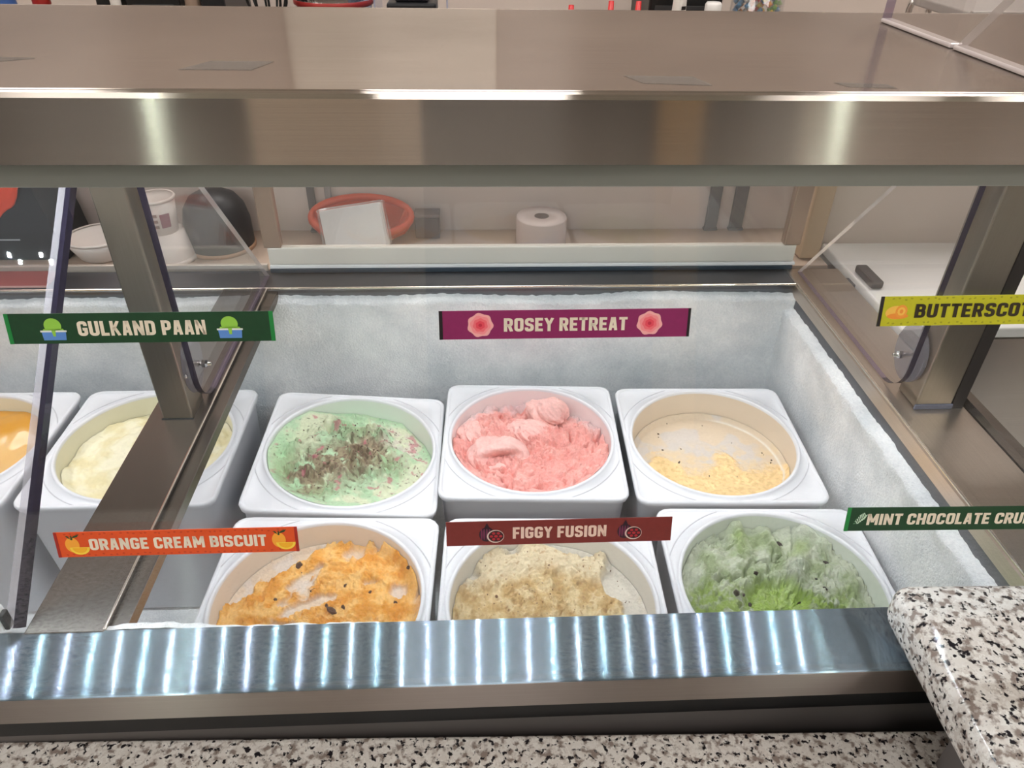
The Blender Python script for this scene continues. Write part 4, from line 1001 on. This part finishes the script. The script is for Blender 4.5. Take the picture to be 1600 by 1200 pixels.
# MINT CHOCOLATE CRUNCH
t, P, asp = strip_thing('green strip reading MINT CHOCOLATE CRUNCH on the front glass', 0.2614, 0.4222, 0.1258, 0.1449, radians(-0.9))
backing(t, P, 0, asp, flat('deep_green_print', (12, 62, 30), var=0.25))
backing(t, P, 0, 0.14, flat('bright_green_print', (18, 130, 58)), 'strip_end', 0.0008)
lettering(t, P, 'MINT CHOCOLATE CRUNCH', 0.80, 8.0, 0.26, 0.74, M_let)
lp = []
for s in range(7):
    a = 0.42+0.045*s; b = 0.34+0.055*s
    lp.append([(a, b), (a+0.02, b-0.03), (a+0.16-abs(s-3)*0.02, b+0.01), (a+0.15-abs(s-3)*0.02, b+0.05)])
    lp.append([(a, b), (a+0.02, b+0.03), (a-0.03, b+0.20-abs(s-3)*0.025), (a-0.07, b+0.18-abs(s-3)*0.025)])
poly_part(t, P, 'mint_leaf_picture', lp, flat('mint_leaf_print', (206, 232, 206)), 0.0009)
poly_part(t, P, 'mint_leaf_small_picture', [[(0.30+0.03*s, 0.30+0.1*s), (0.40+0.01*s, 0.32+0.07*s), (0.38+0.01*s, 0.36+0.07*s), (0.29+0.03*s, 0.34+0.1*s)] for s in range(4)], flat('mint_leaf_dim_print', (90, 130, 96)), 0.0009)

# ------------------------------------------------------------------ rear door and back of the counter
door = thing('rear_door', 'hazy clear sliding door with a cream bottom bar at the back of the well', 'door panel', (0.095, 1.03, ZR))
DX0, DX1 = -0.3085, 0.4945
box('bottom_bar', DX0, DX1, 1.024, 1.036, 0.953, 0.9805, M_cream, door, 0.002)
box('chrome_bead', DX0, DX1+0.003, 1.022, 1.034, 0.9475, 0.9525, plain('bright_bead', (244, 244, 244), 0.25), door, 0.001)
box('track', DX0, DX1, 1.021, 1.034, 0.9405, 0.9472, plain('blue_grey_track', (62, 78, 92), 0.3, 0.5), door, 0.001)
box('pane', DX0+0.02, DX1-0.02, 1.028, 1.031, 0.981, 1.26, M_door, door)
for x in (DX0-0.004, DX1-0.022):
    box('stile', x, x+0.026, 1.022, 1.038, 0.981, 1.30, plain('champagne_frame', (172, 150, 134), 0.35, 0.5), door, 0.002)
# counter behind the case and its splash panel
rc = thing('rear_counter', 'brown worktop directly behind the freezer under the cups', 'worktop', (0, 1.1, 0.0))
M_brownc = plain('warm_worktop', (190, 168, 150), 0.45, var=0.12, vscale=30)
box('worktop', -1.2, 0.56, 1.04, 1.186, 0.90, 0.938, M_brownc, rc)
box('base', -1.2, 0.56, 1.04, 1.186, 0.0, 0.8995, M_darkgrey, rc)
box('splash_panel', -1.2, 0.56, 1.187, 1.20, 0.0, 1.25, plain('greige_splash', (206, 191, 181), 0.5, var=0.06, vscale=6), rc)
box('edge_trim', -1.2, -0.315, 1.033, 1.0395, 0.938, 0.949, plain('pale_trim', (205, 192, 180), 0.3, 0.3), rc, 0.001)
# white lid on the right-hand bay
lid = thing('freezer_lid', 'flat white freezer lid right of the frosted well', 'lid', (0.8, 0.97, ZR))
box('lid_top', 0.578, 1.3, 0.832, 1.111, 0.928, 0.9445, M_white, lid, 0.003)
box('lid_handle', 0.585, 0.603, 0.945, 1.005, 0.945, 0.957, plain('dark_handle', (70, 64, 62), 0.5), lid, 0.003)
box('lid_rest', 0.590, 0.605, 0.86, 0.90, 0.945, 0.950, M_darkgrey, lid, 0.001)
rb = struct(box('wall_right_of_counter', 0.56, 1.5, 1.113, 1.13, 0.0, 1.27, plain('taupe_partition', (216, 201, 189), 0.55, var=0.05, vscale=5)))
rb.name = 'trim_4'
box('riser', 0.60, 1.2, 0.8505, 0.862, 0.90, 0.928, M_liner, cab)
tag(box('grey_upright', 0.520, 0.552, 1.06, 1.10, 0.94, 1.28, plain('tan_upright', (190, 166, 140), 0.5), None, 0.003), 'tan upright post behind the right end of the rear door', 'post')

# things on the rear counter
Z = 0.9385
CXY = (-0.478, 1.084)
cup = thing('paper_cup', 'printed white paper cup standing on a larger cup behind the left post', 'cup', (*CXY, Z+0.046))
bigcup = thing('paper_cup', 'plain white paper cup turned upside down under the printed cup', 'cup', (*CXY, Z))
M_paper = plain('paper_white', (226, 214, 206), 0.6)
lathe('cup_wall', [(0.041, 0), (0.041, 0.004), (0.031, 0.045), (0.0, 0.045)], M_paper, bigcup, (*CXY, Z))
lathe('cup_rim', [(0.039, 0.0), (0.0425, 0.0), (0.0435, 0.003), (0.0425, 0.006), (0.039, 0.006)], M_paper, bigcup, (*CXY, Z))
lathe('cup_wall', [(0.0, 0.002), (0.023, 0.0), (0.028, 0.052), (0.027, 0.052), (0.0215, 0.006), (0.0, 0.006)], M_paper, cup, (*CXY, Z+0.0452))
lathe('cup_rim', [(0.0265, 0.050), (0.029, 0.0505), (0.0297, 0.053), (0.0285, 0.055), (0.0265, 0.0545)], M_paper, cup, (*CXY, Z+0.0452))
def curved_patch(name, parent, c, z0, z1, r0, r1, a0, a1, mat, n=8):
    V = [];F = []
    for i in range(n+1):
        a = a0+(a1-a0)*i/n
        V += [(c[0]+r0*cos(a), c[1]+r0*sin(a), c[2]+z0), (c[0]+r1*cos(a), c[1]+r1*sin(a), c[2]+z1)]
        if i: F.append((2*i-2, 2*i, 2*i+1, 2*i-1))
    return mesh(name, V, F, mat, parent, True)
cc = (*CXY, Z+0.0452)
curved_patch('berry_print', cup, cc, 0.012, 0.034, 0.0246, 0.0267, radians(-66), radians(-34), plain('berry_print', (150, 84, 100), 0.6))
for q in range(3):
    curved_patch('text_print', cup, cc, 0.012+q*0.009, 0.017+q*0.009, 0.0246+q*0.0009, 0.0251+q*0.0009, radians(-98), radians(-74), plain('grey_print', (150, 132, 124), 0.6), 4)
bowl = thing('white_bowl', 'wide white bowl behind the left end of the counter', 'bowl', (-0.582, 1.092, Z))
lathe('bowl_body', [(0.0, 0.0), (0.03, 0.0), (0.034, 0.004), (0.043, 0.022), (0.045, 0.033), (0.0435, 0.033), (0.040, 0.022), (0.03, 0.007), (0, 0.005)], M_paper, bowl, (-0.582, 1.092, Z))
lathe('bowl_rim', [(0.0435, 0.031), (0.047, 0.032), (0.048, 0.0345), (0.046, 0.036), (0.0435, 0.035)], M_paper, bowl, (-0.582, 1.092, Z))
dome = thing('black_canister', 'black round topped canister between the cups and the rear door', 'canister', (-0.408, 1.125, Z))
lathe('body', [(0.0, 0.0), (0.048, 0.0), (0.051, 0.003), (0.051, 0.045), (0.046, 0.068), (0.035, 0.084), (0.018, 0.093), (0.0, 0.095)], plain('black_canister', (40, 38, 40), 0.45), dome, (-0.408, 1.125, Z))
lathe('base_ring', [(0.050, 0.0), (0.053, 0.0), (0.053, 0.006), (0.050, 0.006)], plain('tan_ring', (180, 140, 110), 0.5), dome, (-0.408, 1.125, Z))
# basket and napkin pack
bk = thing('orange_basket', 'orange red plastic basket around the white napkin pack', 'basket', (-0.183, 1.13, Z))
M_or = plain('orange_red_plastic', (206, 72, 34), 0.4)
band = [(-0.183+0.080*cos(a), 1.142+0.030*sin(a), Z+0.020+0.044*(0.5+0.5*sin(a))) for a in np.linspace(0, 2*pi, 40, endpoint=False)]
tube('rim', band, 0.006, M_or, bk, 10, True)
V_ = []; F_ = []; nb = len(band)
for i, p in enumerate(band):
    a = 2*pi*i/nb
    for t_ in (0.0, 0.35, 0.7, 1.0):
        V_.append((-0.183+(0.040+0.040*t_**0.7)*cos(a), 1.142+(0.028+0.002*t_)*sin(a), (Z+0.004)*(1-t_)+p[2]*t_))
for i in range(nb):
    j = (i+1) % nb
    for q in range(3): F_.append((i*4+q, j*4+q, j*4+q+1, i*4+q+1))
mesh('basket_wall', V_, F_, M_or, bk, True)
lathe('tray', [(0, 0.0), (0.038, 0.0), (0.040, 0.004), (0, 0.004)], M_or, bk, (-0.183, 1.142, Z))
for a in (0.9*pi, 1.05*pi, -0.05*pi, 0.1*pi):
    tube('rib', [(-0.183+0.039*cos(a), 1.142+0.028*sin(a), Z+0.0075), (-0.183+0.066*cos(a), 1.142+0.029*sin(a), Z+0.02), (-0.183+0.080*cos(a), 1.142+0.030*sin(a), Z+0.020+0.044*(0.5+0.5*sin(a)))], 0.007, M_or, bk, 8)
M_napkin = plain('napkin_white', (246, 243, 240), 0.6)
npk = thing('napkin_pack', 'white napkins in shiny clear wrap leaning in the orange basket', 'napkins', (-0.185, 1.115, Z))
rz = Matrix.Translation((-0.186, 1.086, Z+0.046)) @ Euler((radians(-22), radians(-9), radians(0))).to_matrix().to_4x4()
for i in range(6):
    bm = bmesh.new(); add_box(bm, -0.047+0.0008*i, 0.047+0.0006*(i % 3), -0.013+0.0042*i, -0.0092+0.0042*i, -0.033, 0.033, 0.001)
    bmesh.ops.transform(bm, matrix=rz, verts=bm.verts); bm_obj('napkin', bm, M_napkin, npk)
bm = bmesh.new(); add_box(bm, -0.050, 0.051, -0.016, 0.016, -0.034, 0.036, 0.004)
bmesh.ops.subdivide_edges(bm, edges=bm.edges[:], cuts=3)
rr = random.Random(5)
for v in bm.verts: v.co += Vector((rr.uniform(-1, 1), rr.uniform(-1, 1), rr.uniform(-1, 1)))*0.0016
bmesh.ops.transform(bm, matrix=rz, verts=bm.verts)
bm_obj('clear_wrap', bm, glass('clear_wrap', (0.95, 0.95, 0.95), 1.0, 0.10, (0.95, 0.93, 0.9), 1.8), npk)
roll = thing('paper_roll', 'white paper roll behind the middle of the rear door', 'roll', (0.109, 1.128, Z))
lathe('paper', [(0.012, 0.0), (0.040, 0.0), (0.041, 0.002), (0.041, 0.046), (0.040, 0.048), (0.012, 0.048), (0.012, 0.0)], plain('roll_paper', (206, 190, 184), 0.7), roll, (0.109, 1.128, Z), 48)
lathe('core', [(0.0118, 0.0), (0.0118, 0.0482), (0.0105, 0.0482), (0.0105, 0.0), (0, 0.001)], plain('card_core', (110, 92, 84), 0.8), roll, (0.109, 1.128, Z), 32)
gb_ = thing('grey_box', 'small dark grey box beside the orange basket', 'box', (-0.078, 1.15, Z))
box('box_body', -0.098, -0.058, 1.148, 1.178, Z, Z+0.036, plain('dark_grey_card', (92, 84, 84), 0.5), gb_, 0.002)
box('box_lid', -0.099, -0.057, 1.147, 1.179, Z+0.0362, Z+0.042, plain('grey_card', (112, 102, 100), 0.5), gb_, 0.002)
pk = thing('candy_packet', 'small red white and blue packet lying on the rear counter', 'packet', (-0.03, 1.075, Z))
box('packet_body', -0.046, -0.012, 1.055, 1.095, Z, Z+0.006, plain('packet_white', (220, 204, 200), 0.5), pk, 0.0015)
box('packet_red_end', -0.043, -0.015, 1.08, 1.092, Z+0.0061, Z+0.0066, plain('packet_red', (206, 120, 108), 0.5), pk)
box('packet_blue_spot', -0.042, -0.032, 1.06, 1.07, Z+0.0061, Z+0.0066, plain('packet_blue', (130, 150, 176), 0.5), pk)
box('packet_blue_spot', -0.024, -0.014, 1.06, 1.07, Z+0.0061, Z+0.0066, plain('packet_blue2', (140, 156, 176), 0.5), pk)
for nm, x, y, r, col, lb in (('cup_lid', 0.090, 1.066, 0.016, (206, 190, 180), 'pale round cup lid lying in front of the paper roll'), ('jar_lid', 0.128, 1.072, 0.020, (128, 108, 96), 'brown round jar lid lying in front of the paper roll')):
    t = thing(nm, lb, 'lid', (x, y, Z)); mm = plain(nm, col, 0.5)
    lathe('lid_disc', [(0, 0.004), (r*0.85, 0.004), (r*0.9, 0.006), (r, 0.006), (r, 0.0), (0, 0.0)], mm, t, (x, y, Z), 28)
    lathe('lid_knob', [(0.0, 0.008), (0.003, 0.008), (0.004, 0.0045)], mm, t, (x, y, Z), 12)
rt = thing('red_reflection', 'thin dark red sheet standing in for a reflection in the back rail at the far left', 'reflection_sheet', (-0.8, 1.0, ZR+0.0015))
box('reflection_sheet', -1.1, -0.618, 0.980, 1.028, ZR+0.0012, ZR+0.004, plain('dark_red_reflection', (138, 66, 62), 0.4), rt, 0.0008)  # red reflection in the back rail, made as a thin coloured sheet
box('reflection_edge_strip', -1.1, -0.618, 0.9785, 0.9799, ZR+0.0012, ZR+0.004, plain('pale_red_edge', (190, 150, 144), 0.4), rt)
for x, w_, c_, nm in ((-0.268, 0.012, (84, 82, 82), 'dark grey upright strip behind the left end of the rear door'), (-0.240, 0.010, (146, 142, 140), 'pale grey upright strip behind the left end of the rear door'), (0.408, 0.020, (96, 92, 90), 'dark grey upright strip left of the pair behind the rear door right end'), (0.452, 0.022, (104, 100, 98), 'dark grey upright strip right of the pair behind the rear door right end')):
    t = thing('upright_strip', nm, 'strip', (x, 1.18, Z), 'upright strips on the splash panel')
    box('strip', x-w_/2, x+w_/2, 1.179, 1.1865, Z, 1.245, plain('upright_%d' % int(x*1000), c_, 0.5), t, 0.001)
    box('foot', x-w_/2-0.002, x+w_/2+0.002, 1.176, 1.1868, Z, Z+0.004, plain('upright_foot_%d' % int(x*1000), c_, 0.5), t, 0.001)
# black block and orange cloth standing in for a person at the far left
bc = thing('apron_stand_in', 'black sloping block in place of a person in an apron behind the far left pane', 'case', (-0.78, 1.11, Z))
prism('case_body', [(-1.0, Z), (-0.628, Z), (-0.636, Z+0.05), (-0.648, Z+0.12), (-0.66, Z+0.16), (-1.0, Z+0.16)], 'y', 1.075, 1.17, plain('matt_black', (18, 18, 22), 0.5), bc, 0.003)
box('stand_in_strip', -1.0, -0.69, 1.0735, 1.0748, Z+0.034, Z+0.0355, plain('pale_line', (200, 200, 205), 0.4), bc)
oc = thing('shirt_stand_in', 'bright orange red cloth in place of the shirt of the person in the apron', 'bag', (-0.76, 1.10, Z+0.1))
def cloth():
    U, V = np.meshgrid(np.linspace(0, 1, 40), np.linspace(0, 1, 30))
    x = -0.95+0.305*U; low = 0.066+0.058*sst(0.78, 1.0, U)+0.006*np.sin(U*40)
    z = Z+0.19-V*(0.19-low)
    y = 1.066-0.008*np.sin(U*17+V*3)-0.005*fbm(U, V, 5, 3, 7)
    return np.stack([x, y, z], -1).reshape(-1, 3), [(j*40+i, j*40+i+1, (j+1)*40+i+1, (j+1)*40+i) for j in range(29) for i in range(39)]
v, f = cloth()
M_orc = plain('orange_red_cloth', (232, 70, 26), 0.7)
ob = mesh('front_flap', v, f, M_orc, oc, True)
md = ob.modifiers.new('thick', 'SOLIDIFY'); md.thickness = 0.003; md.offset = 1
box('bag_body', -0.99, -0.655, 1.073, 1.16, Z+0.1605, Z+0.28, M_orc, oc, 0.02, 4)

# ------------------------------------------------------------------ acrylic guard standing on the shelf
for nm, poly, lb in (('a', [(0.634, 1.3525), (0.634, 1.62), (0.534, 1.62), (0.530, 1.3525)], 'clear acrylic guard sheet standing across the shelf top at the rear right'),
                     ('b', [(0.5265, 1.3525), (0.490, 1.389), (0.435, 1.46), (0.412, 1.46), (0.412, 1.3525)], 'clear acrylic guard sheet with slanted edge nearer the front edge of the shelf top')):
    t = acrylic('guard_sheet', 0.328, 0.007, poly, lb)
    rim(t, 0.3277, 0.0076, [poly[-1], poly[0]], M_edge_glow, 'lower_edge')
    rim(t, 0.3277, 0.0076, [poly[0], poly[1]], M_edge_dim if nm == 'a' else M_edge_glow, 'rear_edge')
    box('foot_bead', 0.3265, 0.3365, min(poly[0][0], poly[-1][0]), max(poly[0][0], poly[-1][0]), 1.3522, 1.3552, M_edge_clear, t, 0.0012)

# ------------------------------------------------------------------ back counter things that peep over the shelf
bcn = thing('back_counter', 'long pale counter along the back wall of the shop', 'counter', (0, 2.2, 0))
box('worktop', -2.4, 2.6, 1.75, 2.49, 0.88, 0.92, plain('pale_stone', (190, 178, 168), 0.3), bcn, 0.004)
box('base', -2.4, 2.6, 1.80, 2.49, 0.0, 0.879, plain('pale_base', (170, 158, 148), 0.5), bcn)
ZB = 0.9205
wb = box('trim_5', -0.56, 0.075, Y1-0.03, Y1, 1.30, 2.5, plain('white_wall_panel', (244, 236, 226), 0.5)); struct(wb)
def bottle(name, lab, cat, x, h, r, col, capcol, cap_r=0.5, y=2.0, rough=0.4):
    t = thing(name, lab, cat, (x, y, ZB))
    hb = h*0.8
    lathe('body', [(0, 0), (r*0.95, 0), (r, 0.006), (r, hb*0.8), (r*0.9, hb*0.9), (r*cap_r*1.05, hb), (r*cap_r, hb+0.002), (0, hb+0.002)], plain(name+'_body', col, rough), t, (x, y, ZB), 28)
    lathe('cap', [(0, h), (r*cap_r*0.9, h), (r*cap_r*1.1, h-0.005), (r*cap_r*1.1, hb+0.003), (0, hb+0.003)], plain(name+'_cap', capcol, 0.4), t, (x, y, ZB), 24)
    return t
bottle('syrup_bottle', 'blue and orange bottle at the left end of the back counter', 'bottle', -1.105, 0.36, 0.028, (60, 96, 160), (200, 90, 60), 0.8)
bottle('sauce_bottle', 'red capped bottle beside the blue bottle on the back counter', 'bottle', -1.018, 0.30, 0.026, (224, 214, 206), (206, 40, 36), 0.7)
def machine(name, lab, cat, x0, x1, h, col, y=2.0, knob=(200, 200, 200)):
    t = thing(name, lab, cat, ((x0+x1)/2, y, ZB))
    box('housing', x0, x1, y-0.02, y+0.22, ZB, ZB+h, plain(name+'_housing', col, 0.35), t, 0.006)
    box('front_plate', x0+0.015, x1-0.015, y-0.0225, y-0.0205, ZB+0.03, ZB+h*0.55, plain(name+'_plate', tuple(min(255, c+40) for c in col), 0.4), t, 0.0005)
    lathe('knob', [(0, 0.012), (0.012, 0.012), (0.014, 0.0)], plain(name+'_knob', knob, 0.3, 0.5), t, ((x0+x1)/2, y-0.023, ZB+h*0.35), 20, tilt=(pi/2, 0, 0))
    return t
machine('blender_base', 'narrow black appliance on the back counter near the left', 'appliance', -0.885, -0.848, 0.42, (20, 19, 20))
bottle('white_bottle', 'slim white bottle between the two black appliances', 'bottle', -0.838, 0.40, 0.012, (224, 218, 212), (224, 218, 212), 0.9, 1.98)
machine('coffee_machine', 'wide black appliance on the back counter left of the steel bowls', 'appliance', -0.815, -0.69, 0.45, (16, 15, 16))
bottle('tan_jar', 'tan jar beside the wide black appliance', 'jar', -0.665, 0.36, 0.020, (150, 128, 112), (150, 128, 112), 0.9)
machine('toaster_case', 'black appliance with grey stripe left of the whisk', 'appliance', -0.642, -0.585, 0.40, (22, 22, 26))
wh = thing('whisk', 'black wire whisk standing upright on the back counter', 'whisk', (-0.49, 2.0, ZB))
tube('handle', [(-0.49, 2.0, ZB+0.001), (-0.49, 2.0, ZB+0.14)], 0.011, M_black, wh, 12)
for q in range(5):
    a = pi*q/5; pts = []
    for s in np.linspace(0, 1, 17):
        rr_ = 0.05*sin(pi*min(1, s))**0.8; pts.append((-0.49+cos(a)*0.05*sin(2*pi*s)*1.0, 2.0+sin(a)*0.05*sin(2*pi*s), ZB+0.14+0.20*sin(pi*s)))
    tube('wire', pts, 0.003, M_black, wh, 6)
mb = thing('mixing_bowl', 'shiny steel mixing bowl on the back counter', 'bowl', (-0.350, 2.12, ZB))
lathe('bowl_body', [(0, 0), (0.05, 0), (0.06, 0.01), (0.095, 0.12), (0.10, 0.258), (0.097, 0.258), (0.09, 0.12), (0.05, 0.012), (0, 0.01)], M_chrome, mb, (-0.350, 2.12, ZB), 48)
lathe('red_band', [(0.0995, 0.235), (0.1015, 0.236), (0.1015, 0.246), (0.0998, 0.247)], plain('red_band', (176, 54, 50), 0.4), mb, (-0.350, 2.12, ZB), 48)
lathe('bowl_rim', [(0.097, 0.258), (0.104, 0.258), (0.105, 0.262), (0.097, 0.263)], M_chrome, mb, (-0.350, 2.12, ZB), 48)
bl = thing('food_blender', 'black blender inside a clear sound box on the back counter', 'appliance', (-0.145, 2.05, ZB))
box('motor_base', -0.205, -0.085, 1.99, 2.11, ZB, ZB+0.254, plain('blender_black', (26, 26, 30), 0.4), bl, 0.006)
box('lid', -0.185, -0.105, 2.0, 2.10, ZB+0.2545, ZB+0.30, plain('blender_lid', (38, 38, 44), 0.4), bl, 0.006)
for x in (-0.234, -0.060): box('clear_side', x, x+0.004, 1.98, 2.14, ZB, ZB+0.32, glass('blender_guard', (0.75, 0.8, 0.92), 1.0, 0.25, (0.6, 0.66, 0.85)), bl)
for i, (x, h) in enumerate(((0.245, 0.252), (0.343, 0.262), (0.411, 0.262))):
    t = thing('squeeze_bottle', 'clear squeeze bottle with red nozzle, %s of three on the back counter' % ('leftmost', 'middle one', 'rightmost')[i], 'bottle', (x, 2.0, ZB), 'squeeze bottles with red tips')
    lathe('body', [(0, 0), (0.026, 0), (0.028, 0.004), (0.028, 0.16), (0.02, 0.18), (0, 0.18)], plain('squeeze_body', (210, 196, 186), 0.35), t, (x, 2.0, ZB), 24)
    lathe('nozzle', [(0, 0.181), (0.024, 0.181), (0.023, 0.195), (0.009, 0.20), (0.0065, h), (0, h)], plain('red_nozzle', (212, 42, 44), 0.35), t, (x, 2.0, ZB), 16)
machine('black_grinder', 'black appliance behind the black and white bottle', 'appliance', 0.455, 0.645, 0.44, (16, 15, 16), 2.10)
t = bottle('printed_bottle', 'white bottle with black print right of the red nozzles', 'bottle', 0.513, 0.34, 0.019, (226, 220, 214), (226, 220, 214), 0.8, 2.0)
for q in range(4): curved_patch('black_print', t, (0.513, 2.0, ZB), 0.21+q*0.012, 0.218+q*0.012, 0.0193, 0.0193, radians(-60-q*9), radians(-35-q*4), M_black, 4)
bottle('white_tub', 'white ribbed capped bottle in front of the black appliance', 'bottle', 0.598, 0.262, 0.022, (228, 222, 216), (236, 232, 228), 0.85, 2.0)
jar = thing('candy_jar', 'clear jar of bright candies on the back counter', 'jar', (0.718, 2.03, ZB))
lathe('jar_glass', [(0, 0), (0.062, 0), (0.065, 0.006), (0.065, 0.30), (0.063, 0.30), (0.062, 0.008), (0, 0.006)], glass('jar_glass', (0.97, 0.97, 0.97), 1.0, 0.05), jar, (0.718, 2.03, ZB), 40)
lathe('jar_lid', [(0, 0.318), (0.066, 0.318), (0.067, 0.302), (0, 0.3015)], M_chrome, jar, (0.718, 2.03, ZB), 40)
rr = random.Random(12); ccols = [(86, 150, 196), (206, 60, 56), (120, 196, 60), (236, 206, 70), (240, 150, 60), (226, 220, 214)]
CM = [plain('candy_%d' % i, c, 0.3) for i, c in enumerate(ccols)]
cv = [[] for _ in CM]; cf_ = [[] for _ in CM]
for q in range(420):
    a = rr.random()*2*pi; r_ = 0.052*sqrt(rr.random()) if q % 3 else 0.053; c0 = Vector((0.718+r_*cos(a), 2.03+r_*sin(a), ZB+0.016+0.26*rr.random()))
    ci = 0 if (c0.x < 0.69 and rr.random() < 0.7) else rr.randrange(6); b = len(cv[ci]); s = 0.0085
    for d in ((1,0,0),(-1,0,0),(0,1,0),(0,-1,0),(0,0,1),(0,0,-1)): cv[ci].append(c0+Vector(d)*s)
    for f in ((0,2,4),(2,1,4),(1,3,4),(3,0,4),(2,0,5),(1,2,5),(3,1,5),(0,3,5)): cf_[ci].append([i+b for i in f])
for i in range(6):
    cd = mesh('candies', cv[i], cf_[i], CM[i], jar, True); stuff(cd)
fa = thing('faucet', 'curved chrome faucet behind the guard sheet at the top right', 'faucet', (1.15, 2.15, ZB))
pts = [(1.125, 2.05, ZB)]+[(1.125, 2.05, ZB+0.1)]+[(1.15-0.026*cos(a), 2.05, ZB+0.245+0.03*sin(a)) for a in np.linspace(0, pi, 14)]+[(1.176, 2.05, ZB+0.215)]
tube('spout', pts, 0.0085, M_chrome, fa, 14)
lathe('base', [(0, 0.012), (0.02, 0.012), (0.024, 0.0)], M_chrome, fa, (1.125, 2.05, ZB), 24)
lathe('aerator', [(0.0, 0.0), (0.010, 0.0), (0.010, 0.016), (0.0, 0.016)], M_chrome, fa, (1.176, 2.05, ZB+0.2), 20)
gs = thing('grey_shelf', 'grey steel ledge behind the guard sheets at the top right corner', 'shelf', (1.0, 1.2, 1.30))
box('ledge_board', 0.715, 1.3, 1.14, 1.30, 1.275, 1.288, plain('grey_ledge', (170, 164, 160), 0.4, 0.3), gs, 0.002)
box('ledge_front', 0.715, 1.3, 1.132, 1.139, 1.265, 1.290, plain('grey_ledge_front', (180, 172, 167), 0.35, 0.4), gs, 0.001)
